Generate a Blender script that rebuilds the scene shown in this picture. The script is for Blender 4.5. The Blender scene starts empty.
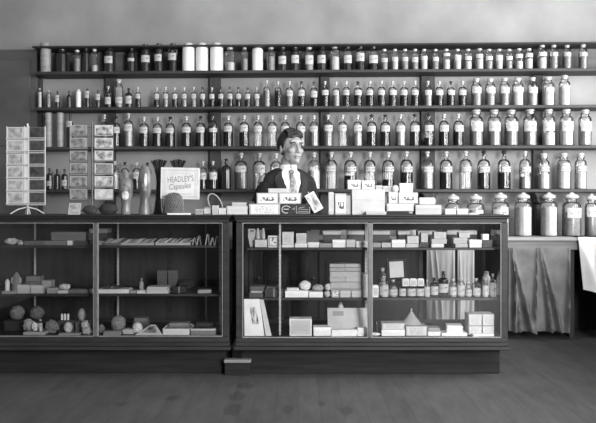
import bpy, bmesh, math, random
from mathutils import Vector, Matrix
random.seed(11)
PI = math.pi
SC = bpy.context.scene
COL = SC.collection
# ---------------------------------------------------------------- camera frame
F, CX, HY, D0, CZ = 723.0, 298.0, 205.0, 4.76, 1.13
def P(px, py, d):
    return Vector(((px-CX)*d/F, d-D0, CZ-(py-HY)*d/F))
def PX(px, d): return (px-CX)*d/F
def PZ(py, d): return CZ-(py-HY)*d/F

# ---------------------------------------------------------------- mesh builder
class MB:
    def __init__(s): s.v, s.f, s.uv = [], [], {}
    def add(s, vs, fs, uvs=None):
        o = len(s.v); s.v += [tuple(v) for v in vs]
        for k, f in enumerate(fs):
            if uvs: s.uv[len(s.f)] = uvs[k]
            s.f.append([i+o for i in f])
        return s
    def box(s, x0, x1, y0, y1, z0, z1, M=None):
        vs = [(x, y, z) for z in (z0, z1) for y in (y0, y1) for x in (x0, x1)]
        if M is not None: vs = [M @ Vector(v) for v in vs]
        fs = [(0,2,3,1),(4,5,7,6),(0,1,5,4),(2,6,7,3),(0,4,6,2),(1,3,7,5)]
        return s.add(vs, fs)
    def lathe(s, prof, seg=20, c=(0,0,0), M=None, cap0=True, cap1=True):
        vs, fs = [], []
        n = len(prof)
        for r, z in prof:
            for k in range(seg):
                a = 2*PI*k/seg
                v = Vector((c[0]+r*math.cos(a), c[1]+r*math.sin(a), c[2]+z))
                vs.append(M @ v if M is not None else v)
        for i in range(n-1):
            for k in range(seg):
                k2 = (k+1) % seg
                fs.append((i*seg+k, i*seg+k2, (i+1)*seg+k2, (i+1)*seg+k))
        if cap0: fs.append(tuple(range(seg))[::-1])
        if cap1: fs.append(tuple((n-1)*seg+k for k in range(seg)))
        return s.add(vs, fs)
    def tube(s, pts, r, seg=8, r1=None):
        pts = [Vector(p) for p in pts]
        vs, fs = [], []
        n = len(pts)
        for i, p in enumerate(pts):
            t = (pts[min(i+1, n-1)]-pts[max(i-1, 0)])
            if t.length < 1e-9: t = Vector((0,0,1))
            t.normalize()
            u = t.cross(Vector((0,0,1)))
            if u.length < 1e-3: u = t.cross(Vector((0,1,0)))
            u.normalize(); w = t.cross(u)
            rr = r if r1 is None else r+(r1-r)*i/max(1, n-1)
            for k in range(seg):
                a = 2*PI*k/seg
                vs.append(p+u*(rr*math.cos(a))+w*(rr*math.sin(a)))
        for i in range(n-1):
            for k in range(seg):
                k2 = (k+1) % seg
                fs.append((i*seg+k, i*seg+k2, (i+1)*seg+k2, (i+1)*seg+k))
        fs.append(tuple(range(seg))[::-1]); fs.append(tuple((n-1)*seg+k for k in range(seg)))
        return s.add(vs, fs)
    def ball(s, c, rx, ry, rz, seg=16, rings=10, fn=None, M=None):
        vs, fs = [], []
        for i in range(1, rings):
            t = PI*i/rings
            for k in range(seg):
                a = 2*PI*k/seg
                d = Vector((math.sin(t)*math.cos(a), math.sin(t)*math.sin(a), math.cos(t)))
                q = fn(d) if fn else 1.0
                v = Vector((c[0]+rx*d.x*q, c[1]+ry*d.y*q, c[2]+rz*d.z*q))
                vs.append(v)
        top = len(vs); vs.append(Vector((c[0], c[1], c[2]+rz))); vs.append(Vector((c[0], c[1], c[2]-rz)))
        for i in range(rings-2):
            for k in range(seg):
                k2 = (k+1) % seg
                fs.append((i*seg+k, (i+1)*seg+k, (i+1)*seg+k2, i*seg+k2))
        for k in range(seg):
            k2 = (k+1) % seg
            fs.append((top, k, k2)); fs.append((top+1, (rings-2)*seg+k2, (rings-2)*seg+k))
        if M is not None: vs = [M @ v for v in vs]
        return s.add(vs, fs)
    def prism(s, poly, t0, t1, axis='y'):
        """poly in (x,z), extruded along y from t0 to t1 (axis 'y'); axis 'x': poly in (y,z)."""
        n = len(poly)
        mk = (lambda p, t: (p[0], t, p[1])) if axis == 'y' else (lambda p, t: (t, p[0], p[1]))
        vs = [mk(p, t0) for p in poly]+[mk(p, t1) for p in poly]
        fs = [tuple(range(n)), tuple(range(2*n-1, n-1, -1))]
        for i in range(n):
            j = (i+1) % n
            fs.append((i, i+n, j+n, j))
        return s.add(vs, fs)
    def grid(s, nx, ny, fn, thick=0.0, tdir=(0,1,0)):
        vs, fs, uv = [], [], []
        for j in range(ny+1):
            for i in range(nx+1):
                vs.append(Vector(fn(i/nx, j/ny)))
        for j in range(ny):
            for i in range(nx):
                a = j*(nx+1)+i
                fs.append((a, a+1, a+nx+2, a+nx+1))
                uv.append([(i/nx, j/ny), ((i+1)/nx, j/ny), ((i+1)/nx, (j+1)/ny), (i/nx, (j+1)/ny)])
        if thick:
            m = len(vs); td = Vector(tdir)*thick
            vs += [v+td for v in vs]
            nf = len(fs)
            for k in range(nf):
                fs.append(tuple(i+m for i in fs[k][::-1])); uv.append(uv[k][::-1])
            def edge(a, b):
                fs.append((b, a, a+m, b+m)); uv.append([(0,0)]*4)
            W = nx+1
            for i in range(nx):
                edge(i, i+1); edge(ny*W+i+1, ny*W+i)
            for j in range(ny):
                edge((j+1)*W, j*W); edge(j*W+nx, (j+1)*W+nx)
        return s.add(vs, fs, uv)
    def mesh(s, name, bevel=0, sharp=35, smooth=True, segs=1):
        me = bpy.data.meshes.new(name)
        me.from_pydata(s.v, [], s.f)
        if s.uv:
            L = me.uv_layers.new(name='UVMap')
            for p in me.polygons:
                u = s.uv.get(p.index)
                if u:
                    for li, c in zip(p.loop_indices, u): L.data[li].uv = c
        bm = bmesh.new(); bm.from_mesh(me)
        if not s.uv: bmesh.ops.recalc_face_normals(bm, faces=bm.faces)
        if bevel:
            es = [e for e in bm.edges if len(e.link_faces) == 2 and e.calc_face_angle(0) > .6]
            bmesh.ops.bevel(bm, geom=es, offset=bevel, segments=segs, profile=.5, affect='EDGES', clamp_overlap=True)
        bm.to_mesh(me); bm.free()
        if smooth:
            me.polygons.foreach_set('use_smooth', [True]*len(me.polygons))
            me.set_sharp_from_angle(angle=math.radians(sharp))
        return me
    def build(s, name, m, parent=None, loc=(0,0,0), rz=0, bevel=0, sharp=35, smooth=True, segs=1):
        return link(name, s.mesh(name, bevel, sharp, smooth, segs), m, parent, loc, rz)

def link(name, me, m, parent=None, loc=(0,0,0), rz=0):
    if m is not None and not me.materials: me.materials.append(m)
    o = bpy.data.objects.new(name, me); COL.objects.link(o)
    if parent is not None: o.parent = parent
    o.location = loc; o.rotation_euler = (0, 0, rz)
    return o
LABELS = {}
def tag(o, label, cat, group=None, kind=None):
    n = len(label.replace(',', ' ').split())
    if not 4 <= n <= 16: print('LABEL LENGTH', n, label)
    if label in LABELS: print('LABEL TWICE', label)
    LABELS[label] = 1
    o['label'] = label; o['category'] = cat
    if group: o['group'] = group
    if kind: o['kind'] = kind
    return o
def thing(name, label, cat, loc=(0,0,0), rz=0, group=None):
    o = bpy.data.objects.new(name, None); COL.objects.link(o)
    o.empty_display_size = .03
    o.location = loc; o.rotation_euler = (0, 0, rz)
    return tag(o, label, cat, group)
def struct(name, mb, m, loc=(0,0,0), rz=0, bevel=0):
    o = mb.build(name, m, None, loc, rz, bevel); o['kind'] = 'structure'
    return o

# ---------------------------------------------------------------- materials
MATS = {}
def mat(name, v, rough=.6, var=0.0, scale=8, bump=0.0, spec=.35, stretch=(1,1,1), v2=None, coat=0):
    if name in MATS: return MATS[name]
    m = bpy.data.materials.new(name); m.use_nodes = True
    nt = m.node_tree; b = nt.nodes['Principled BSDF']
    b.inputs['Base Color'].default_value = (v, v, v, 1)
    b.inputs['Roughness'].default_value = rough
    b.inputs['Specular IOR Level'].default_value = spec
    if coat: b.inputs['Coat Weight'].default_value = coat
    if var or bump:
        tc = nt.nodes.new('ShaderNodeTexCoord'); mp = nt.nodes.new('ShaderNodeMapping')
        mp.inputs['Scale'].default_value = stretch
        nz = nt.nodes.new('ShaderNodeTexNoise'); nz.inputs['Scale'].default_value = scale; nz.inputs['Detail'].default_value = 6
        nt.links.new(tc.outputs['Object'], mp.inputs[0]); nt.links.new(mp.outputs[0], nz.inputs['Vector'])
        rp = nt.nodes.new('ShaderNodeValToRGB')
        lo = max(0, v-var); hi = v+var if v2 is None else v2
        rp.color_ramp.elements[0].position = .3; rp.color_ramp.elements[1].position = .7
        rp.color_ramp.elements[0].color = (lo, lo, lo, 1); rp.color_ramp.elements[1].color = (hi, hi, hi, 1)
        nt.links.new(nz.outputs['Fac'], rp.inputs[0]); nt.links.new(rp.outputs[0], b.inputs['Base Color'])
        if bump:
            bp = nt.nodes.new('ShaderNodeBump'); bp.inputs['Strength'].default_value = bump; bp.inputs['Distance'].default_value = .01
            nt.links.new(nz.outputs['Fac'], bp.inputs['Height']); nt.links.new(bp.outputs[0], b.inputs['Normal'])
    MATS[name] = m
    return m
def glass(name, tint, gloss=.06, edge=.25, ior=1.5, rough=.04):
    m = bpy.data.materials.new(name); m.use_nodes = True
    nt = m.node_tree; nt.nodes.clear()
    out = nt.nodes.new('ShaderNodeOutputMaterial')
    tr = nt.nodes.new('ShaderNodeBsdfTransparent'); gl = nt.nodes.new('ShaderNodeBsdfGlossy')
    gl.inputs['Roughness'].default_value = rough
    lw = nt.nodes.new('ShaderNodeLayerWeight'); lw.inputs['Blend'].default_value = .35
    rp = nt.nodes.new('ShaderNodeValToRGB')
    rp.color_ramp.elements[0].color = (tint, tint, tint, 1); rp.color_ramp.elements[1].color = (edge, edge, edge, 1)
    rp.color_ramp.elements[0].position = .35
    nt.links.new(lw.outputs['Facing'], rp.inputs[0]); nt.links.new(rp.outputs[0], tr.inputs[0])
    fr = nt.nodes.new('ShaderNodeFresnel'); fr.inputs[0].default_value = ior
    ad = nt.nodes.new('ShaderNodeMath'); ad.operation = 'ADD'; ad.use_clamp = True; ad.inputs[1].default_value = gloss-.04
    nt.links.new(fr.outputs[0], ad.inputs[0])
    mx = nt.nodes.new('ShaderNodeMixShader')
    nt.links.new(ad.outputs[0], mx.inputs[0]); nt.links.new(tr.outputs[0], mx.inputs[1]); nt.links.new(gl.outputs[0], mx.inputs[2])
    nt.links.new(mx.outputs[0], out.inputs[0])
    MATS[name] = m
    return m
def printed(name, paper, ink, border=True, lines=3, dens=.5, lo=.3, hi=.7, wav=30):
    """paper with a printed border and irregular strokes, in the mesh's own UVs"""
    m = bpy.data.materials.new(name); m.use_nodes = True
    nt = m.node_tree; b = nt.nodes['Principled BSDF']; b.inputs['Roughness'].default_value = .7
    b.inputs['Specular IOR Level'].default_value = .2
    N = nt.nodes.new; L = nt.links.new
    tc = N('ShaderNodeTexCoord'); sp = N('ShaderNodeSeparateXYZ'); L(tc.outputs['UV'], sp.inputs[0])
    def M(op, a, c=None, d=None):
        n = N('ShaderNodeMath'); n.operation = op
        for k, x in enumerate((a, c, d)):
            if x is None: continue
            if hasattr(x, 'links'): L(x, n.inputs[k])
            else: n.inputs[k].default_value = x
        return n.outputs[0]
    u, v = sp.outputs[0], sp.outputs[1]
    mp = N('ShaderNodeMapping'); mp.inputs['Scale'].default_value = (wav, lines*2.0, 1); L(tc.outputs['UV'], mp.inputs[0])
    nz = N('ShaderNodeTexNoise'); nz.inputs['Scale'].default_value = 1.0; nz.inputs['Detail'].default_value = 2; L(mp.outputs[0], nz.inputs['Vector'])
    st = M('GREATER_THAN', nz.outputs['Fac'], dens)
    ins = M('MULTIPLY', M('MULTIPLY', M('GREATER_THAN', u, .14), M('LESS_THAN', u, .86)), M('MULTIPLY', M('GREATER_THAN', v, lo), M('LESS_THAN', v, hi)))
    ink_f = M('MULTIPLY', st, ins)
    if border:
        du = M('MINIMUM', u, M('SUBTRACT', 1, u)); dv = M('MINIMUM', v, M('SUBTRACT', 1, v))
        dm = M('MINIMUM', du, dv)
        bd = M('MULTIPLY', M('GREATER_THAN', dm, .03), M('LESS_THAN', dm, .10))
        ink_f = M('MAXIMUM', ink_f, bd)
    mx = N('ShaderNodeMixRGB'); mx.inputs[1].default_value = (paper, paper, paper, 1); mx.inputs[2].default_value = (ink, ink, ink, 1)
    L(ink_f, mx.inputs[0]); L(mx.outputs[0], b.inputs['Base Color'])
    MATS[name] = m
    return m
def picture(name, lo, hi, seed, border=.75):
    """a printed picture card: pale margin around a mottled photographic print"""
    m = bpy.data.materials.new(name); m.use_nodes = True
    nt = m.node_tree; b = nt.nodes['Principled BSDF']; b.inputs['Roughness'].default_value = .5
    N = nt.nodes.new; L = nt.links.new
    tc = N('ShaderNodeTexCoord'); mp = N('ShaderNodeMapping'); mp.inputs['Location'].default_value = (seed*3.7, seed*1.9, seed)
    mp.inputs['Scale'].default_value = (3.2, 2.2, 1)
    L(tc.outputs['UV'], mp.inputs[0])
    nz = N('ShaderNodeTexNoise'); nz.inputs['Scale'].default_value = 1.0; nz.inputs['Detail'].default_value = 4; L(mp.outputs[0], nz.inputs['Vector'])
    rp = N('ShaderNodeValToRGB'); e = rp.color_ramp.elements
    e[0].position = .36; e[1].position = .64; e[0].color = (lo, lo, lo, 1); e[1].color = (hi, hi, hi, 1)
    L(nz.outputs['Fac'], rp.inputs[0])
    sp = N('ShaderNodeSeparateXYZ'); L(tc.outputs['UV'], sp.inputs[0])
    def M(op, a, c):
        n = N('ShaderNodeMath'); n.operation = op
        for k, x in enumerate((a, c)):
            if hasattr(x, 'links'): L(x, n.inputs[k])
            else: n.inputs[k].default_value = x
        return n.outputs[0]
    u, v = sp.outputs[0], sp.outputs[1]
    dm = M('MINIMUM', M('MINIMUM', u, M('SUBTRACT', 1, u)), M('MINIMUM', v, M('SUBTRACT', 1, v)))
    mx = N('ShaderNodeMixRGB'); mx.inputs[1].default_value = (border, border, border, 1)
    L(M('GREATER_THAN', dm, .06), mx.inputs[0]); L(rp.outputs[0], mx.inputs[2]); L(mx.outputs[0], b.inputs['Base Color'])
    MATS[name] = m
    return m

plaster = mat('wall_plaster', .285, .9, .05, 2.2, .15, .1)
backwall = mat('shelf_back_plaster', .46, .9, .04, 2.5, .1, .1)
ceil_m = mat('ceiling_plaster', .6, .9, .03, 3)
wood = mat('dark_varnished_wood', .022, .5, .008, 3, .1, .22, (1, 1, 12))
woodh = mat('dark_varnished_rail', .024, .5, .009, 3, .1, .25, (1, 14, 14))
shelfw = mat('shelf_wood', .042, .6, .015, 3, .1, .25, (1, 10, 10))
postw = mat('post_wood', .05, .6, .015, 3, .1, .25, (10, 10, 1))
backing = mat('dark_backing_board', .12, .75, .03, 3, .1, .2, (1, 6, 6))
deckw = mat('case_lining', .10, .7, .02, 5)
counterw = mat('counter_wood', .22, .5, .05, 3, .05, .3, (1, 10, 10))
apronw = mat('counter_apron', .14, .6, .03, 3, .05, .3, (1, 10, 10))
cupw = mat('cupboard_wood', .022, .6, .008, 3, .05, .3, (10, 10, 1))
clear = glass('clear_bottle_glass', .98, .06, .68, 1.42, .17)
pane = glass('pane_glass', .985, .045, .85)
amber = mat('dark_bottle_glass', .014, .22, spec=.6)
liquid = mat('dark_liquid', .012, .5, spec=.15)
greyfill = mat('grey_contents', .24, .5, .05, 30)
powder = mat('white_powder', .46, .8, .06, 25)
palefill = mat('pale_liquid', .19, .5, spec=.2)
ceramic = mat('white_ceramic', .78, .3, .03, 8, spec=.5)
capw = mat('pale_stopper_glass', .48, .15, spec=.6)
capd = mat('dark_stopper', .035, .25, spec=.6)
tin = mat('grey_tin', .30, .5, .08, 9, spec=.4, stretch=(1, 1, 3))
lab_plain = printed('bottle_label_plain', .46, .04, False, 2, .56, .38, .66, 9)
lab_rim = printed('bottle_label_ruled', .46, .03, True, 2, .54, .35, .66, 8)
metal = mat('metal_and_glint_strip', .42, .4, .08, 30, spec=.6)
wire = mat('pale_rack_wire', .62, .45, spec=.5)
dwire = mat('dark_rack_metal', .06, .4, spec=.5)
skin = mat('skin', .30, .55, .03, 20, spec=.35)
hairm = mat('dark_hair', .018, .5, .010, 60, .4, .4, (1, 1, .25))
suit = mat('dark_suit_cloth', .017, .85, .005, 90, .1, .2)
shirt = mat('white_shirt', .80, .75, .03, 12)
tiem = mat('patterned_tie', .24, .6, .16, 55, spec=.3)
def card(v): return mat('card_%02d' % round(v*100), v, .75, v*.10, 14, .03, .2)
P_SIDE, P_FRONT, P_WORLD, EXPO = 235.0, 540.0, .09, 0.2
# ---------------------------------------------------------------- the room
WX0, WX1, WYB, WYF, WH = -3.25, 3.25, 2.14, -6.2, 3.45
ANG = -math.atan(.035); CA, SA = math.cos(ANG), math.sin(ANG)
def S(u, v, z):                      # shelf frame -> world
    return Vector((u*CA - v*SA, 1.70 + u*SA + v*CA, z))
def dep(px, v):                      # depth of a point seen at column px, v behind the shelf fronts
    t = (px-CX)/F
    return (v + 6.46*CA) / (CA - t*SA)
def U(px, v):
    d = dep(px, v); X = (px-CX)*d/F; Y = d-D0-1.70
    return X*CA + Y*SA
def SZ(px, py, v): return CZ-(py-HY)*dep(px, v)/F

def floor_mat():
    m = bpy.data.materials.new('floor_boards'); m.use_nodes = True
    nt = m.node_tree; b = nt.nodes['Principled BSDF']; N = nt.nodes.new; L = nt.links.new
    b.inputs['Roughness'].default_value = .7; b.inputs['Specular IOR Level'].default_value = .25
    tc = N('ShaderNodeTexCoord'); sp = N('ShaderNodeSeparateXYZ'); L(tc.outputs['Object'], sp.inputs[0])
    def M(op, a, c=None):
        n = N('ShaderNodeMath'); n.operation = op
        for k, x in enumerate((a, c)):
            if x is None: continue
            if hasattr(x, 'links'): L(x, n.inputs[k])
            else: n.inputs[k].default_value = x
        return n.outputs[0]
    pl = M('DIVIDE', sp.outputs[0], .125); fr = M('FRACT', pl); idx = M('FLOOR', pl)
    seam = M('MAXIMUM', M('LESS_THAN', fr, .03), M('GREATER_THAN', fr, .97))
    wn = N('ShaderNodeTexWhiteNoise'); wn.noise_dimensions = '1D'; L(idx, wn.inputs['W'])
    mp = N('ShaderNodeMapping'); mp.inputs['Scale'].default_value = (9, 2.2, 1); L(tc.outputs['Object'], mp.inputs[0])
    nz = N('ShaderNodeTexNoise'); nz.inputs['Scale'].default_value = 1.6; nz.inputs['Detail'].default_value = 7; nz.inputs['Roughness'].default_value = .65
    L(mp.outputs[0], nz.inputs['Vector'])
    n2 = N('ShaderNodeTexNoise'); n2.inputs['Scale'].default_value = 1.3; n2.inputs['Detail'].default_value = 3; L(tc.outputs['Object'], n2.inputs['Vector'])
    val = M('ADD', M('ADD', M('MULTIPLY', nz.outputs['Fac'], .11), M('MULTIPLY', wn.outputs['Value'], .015)), M('MULTIPLY', n2.outputs['Fac'], .07))
    val = M('MULTIPLY', M('ADD', val, .005), .58)
    val = M('MULTIPLY', val, M('SUBTRACT', 1, M('MULTIPLY', seam, .16)))
    # worn dark marks trodden into the boards
    for (px, py, rx, ry) in ((245, 386, .06, .10), (238, 396, .055, .13), (232, 410, .055, .15), (345, 411, .05, .09), (171, 398, .05, .06), (287, 409, .04, .10), (322, 404, .03, .06), (120, 404, .05, .06)):
        d = CZ*F/(py-HY); X = PX(px, d); Y = d-D0
        dx = M('DIVIDE', M('SUBTRACT', sp.outputs[0], X), rx); dy = M('DIVIDE', M('SUBTRACT', sp.outputs[1], Y), ry)
        r = M('ADD', M('MULTIPLY', dx, dx), M('MULTIPLY', dy, dy))
        r = M('ADD', r, M('MULTIPLY', nz.outputs['Fac'], 2.2))
        val = M('MULTIPLY', val, M('SUBTRACT', 1, M('MULTIPLY', M('LESS_THAN', r, 1.75), .30)))
    cb = N('ShaderNodeCombineXYZ')
    for k in range(3): L(val, cb.inputs[k])
    L(cb.outputs[0], b.inputs['Base Color'])
    bp = N('ShaderNodeBump'); bp.inputs['Strength'].default_value = .25; bp.inputs['Distance'].default_value = .004
    L(M('SUBTRACT', nz.outputs['Fac'], seam), bp.inputs['Height']); L(bp.outputs[0], b.inputs['Normal'])
    return m
struct('floor', MB().box(WX0, WX1, WYF, WYB+.15, -.1, 0), floor_mat())
struct('ceiling', MB().box(WX0, WX1, WYF, WYB+.15, WH, WH+.1), ceil_m)
w = MB(); vw = .25                                   # back wall stands just behind the shelving, square to it
w.box(-3.4, 3.4, vw, vw+.12, 0, WH)
struct('wall_back', w, plaster, (0, 1.70, 0), ANG)
struct('wall_left', MB().box(WX0-.1, WX0, WYF, WYB+.3, 0, WH), plaster)
# right wall with a tall shop window (outside the picture) that lets the daylight in
wy0, wy1, wz0, wz1 = -2.7, 1.25, 1.08, 2.9
w = MB()
w.box(WX1, WX1+.12, WYF, wy0, 0, WH); w.box(WX1, WX1+.12, wy1, WYB+.3, 0, WH)
w.box(WX1, WX1+.12, wy0, wy1, 0, wz0); w.box(WX1, WX1+.12, wy0, wy1, wz1, WH)
struct('wall_right', w, plaster)
w = MB()
for yy in (wy0, (wy0+wy1)/2-.03, wy1-.06): w.box(WX1+.02, WX1+.08, yy, yy+.06, wz0, wz1)
w.box(WX1+.02, WX1+.08, wy0, wy1, wz0, wz0+.06); w.box(WX1+.02, WX1+.08, wy0, wy1, wz1-.06, wz1)
w.box(WX1+.03, WX1+.07, wy0, wy1, 2.2, 2.24)
struct('window_1', w, wood)

# ---------------------------------------------------------------- shelving behind the counter
UR = 3.12; UL = U(35, .0)
sh = thing('wall_shelving', 'tall dark wooden wall shelving of four long shelves holding rows of bottles', 'shelving', S(0, 0, 0), ANG)
SHZ = [SZ(298, 69.8, .0), SZ(298, 106, .0), SZ(298, 146, .0), SZ(298, 189.3, .0)]
CTZ = .856
TOPB = SZ(298, 45.5, 0)
for z in SHZ:
    MB().box(UL, UR, 0, .245, z-.027, z).build('shelf', shelfw, sh, bevel=.004)
MB().box(UL-.03, UR, -.006, .245, TOPB, TOPB+.014).build('cornice', shelfw, sh, bevel=.005)
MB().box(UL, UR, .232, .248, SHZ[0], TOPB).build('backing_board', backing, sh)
segs = [(CTZ+.002, SHZ[3]-.027)]+[(SHZ[3], SHZ[2]-.027), (SHZ[2], SHZ[1]-.027), (SHZ[1], SHZ[0]-.027), (SHZ[0], TOPB)]
for px, wd in ((38, .06), (110, .09), (215, .10), (325, .085), (428, .125), (538, .09)):
    u = U(px, .2); p = MB()
    for i, (a, b) in enumerate(segs):
        p.box(u-wd/2, u+wd/2, .195 if i < 4 else .20, .247 if i < 4 else .231, a, b)
    up = p.build('upright', postw, sh, bevel=.003)
    if px > 400:
        zt = SHZ[3]-.028; c = MB()
        c.prism([(u-.075, zt), (u+.075, zt), (u+.055, zt-.03), (u+.045, zt-.085), (u+.02, zt-.10), (u-.02, zt-.10), (u-.045, zt-.085), (u-.055, zt-.03)], .06, .19)
        c.prism([(u-.036, CTZ+.002), (u+.036, CTZ+.002), (u+.036, zt-.101), (u-.036, zt-.101)], .13, .19)
        c.build('bracket', postw, up, bevel=.004)
# tall dark panelling left of the shelves
w = MB(); ua, ub = -3.22, UL-.052
w.box(ua, ub, .17, .245, .0, TOPB+.02)
for a, b in ((ua+.08, ub-.06),):
    w.box(a, b, .155, .171, .95, 1.6); w.box(a, b, .155, .171, 1.68, 2.48)
struct('trim_1', w, mat('dim_panel_paint', .085, .7, .015, 4), S(0, 0, 0), ANG, .004)

# back counter: worktop, apron, cupboards on the left, curtains on the right
VC = -.27
ct = thing('back_counter', 'long pale-topped back counter under the bottle shelves with curtained space below', 'counter', S(0, 0, 0), ANG)
MB().box(-3.15, UR, VC, .244, CTZ-.03, CTZ).build('worktop', counterw, ct, bevel=.004)
MB().box(-3.15, UR, VC+.025, VC+.05, CTZ-.105, CTZ-.0305).build('apron', apronw, ct)
uc = U(424, VC)
MB().box(-3.15, uc, VC+.06, .24, .03, CTZ-.106).build('cupboard', cupw, ct)
x = -3.1; k = 0
while x+.46 < uc:
    d = MB().box(x, x+.45, VC+.038, VC+.0595, .08, CTZ-.13); d.box(x+.06, x+.39, VC+.03, VC+.0385, .16, CTZ-.2)
    dd = d.build('cupboard_door', cupw, ct, bevel=.003)
    MB().ball((x+.42, VC+.025, .5), .012, .014, .012, 10, 6).build('knob', dwire, dd)
    x += .47
MB().box(-3.1, uc, VC+.07, VC+.09, 0, .03).build('kickboard', cupw, ct)
for px in (456, 505, 574):
    u = U(px, VC); MB().box(u-.02, u+.02, VC+.055, VC+.095, 0, CTZ-.106).build('leg', cupw, ct)
MB().box(uc, UR, .20, .24, 0, CTZ-.106).build('rear_panel', cupw, ct)

cloth1 = mat('grey_curtain_cloth', .15, .85, .05, 5, spec=.1)
cloth2 = mat('pale_curtain_cloth', .30, .85, .04, 5, spec=.1)
def curtain(pxa, pxb, ztop, zbot, m, label, tacks, amp=.05, sag=.012):
    ua, ub = U(pxa, VC), U(pxb, VC)
    def fn(a, b):
        u = ua+(ub-ua)*a
        z = ztop-(ztop-zbot)*b
        y = 0
        for t, wd, s in tacks:
            tt = t+s*b                                  # each fold spreads away from its tack
            wv = wd*(.4+1.3*b)
            y += -amp*(.12+min(1, b*1.6))*math.exp(-((a-tt)/wv)**2)
        y += .008*b*math.sin(a*31+b*2)
        z -= sag*math.sin(PI*(a*2 % 1))*(1-b)
        return (u, y, z)
    o = MB().grid(70, 26, fn, .002).build('curtain', m, None, S(0, VC+.012, 0), ANG, sharp=80)
    return tag(o, label, 'curtain')
curtain(509, 571, CTZ-.085, .06, cloth1, 'grey cloth curtain hanging in folds from the back counter, right of the showcase',
        [(.03, .02, .13), (.06, .018, .02), (.50, .022, .16), (.46, .02, -.07), (.97, .018, -.05), (.52, .03, .30), (.05, .03, .30)], .085)
curtain(427, 455, CTZ-.09, .08, cloth2, 'wider pale cloth panel hanging below back counter, seen through the showcase', [(.12, .07, .25), (.3, .05, .3), (.95, .05, 0)], .025, .004)
curtain(458, 477, CTZ-.09, .08, cloth2, 'narrow pale cloth panel below back counter beside the wider one, behind the showcase', [(.1, .08, .1), (.8, .07, .0)], .02, .004)

# white cloth over the counter's right end, its loose corner folded back
white_cloth = mat('white_cloth', .80, .85, .03, 6, spec=.1)
ua = U(577.5, VC); uz = CTZ
c = MB()
def drape(a, b):
    # a runs across, b from the top of the counter over the edge and down
    if b < .25:
        return (ua+.62*a, VC+.17-.18*(b/.25), uz+.004)
    t = (b-.25)/.75
    # left hem slants right as it falls, the first fold turns towards the window
    x0 = ua+.035*t; xx = x0+(.62-.035*t)*a
    L = .44
    fold = -.11*t*math.exp(-((a-.02-.17*t)/(.02+.10*t))**2)
    ripple = -.03*t*(1+math.sin(a*17))*.5
    zz = uz+.004-L*t*(1-.04*math.sin(a*9))-.05*t*min(1, a*5)
    return (xx, VC-.012+fold+ripple, zz)
c.grid(60, 32, drape, .002, (0, -1, 0))
o = c.build('white_cloth', white_cloth, None, S(0, 0, 0), ANG, sharp=70)
tag(o, 'white cloth draped over the far right end of the back counter', 'cloth')

# unseen counter added along the right wall to shade floor corner and curtain
sc_ = thing('side_counter', 'added unseen dark counter along the right wall, shading the floor corner', 'counter', (2.86, -1.0, 0))
MB().box(-.38, .38, -2.05, 2.05, .08, .92).build('cupboard', cupw, sc_, bevel=.004)
MB().box(-.41, .385, -2.09, 2.09, .9205, .955).build('worktop', wood, sc_, bevel=.004)
MB().box(-.34, .38, -2.0, 2.0, 0, .0795).build('kickboard', cupw, sc_)
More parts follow.
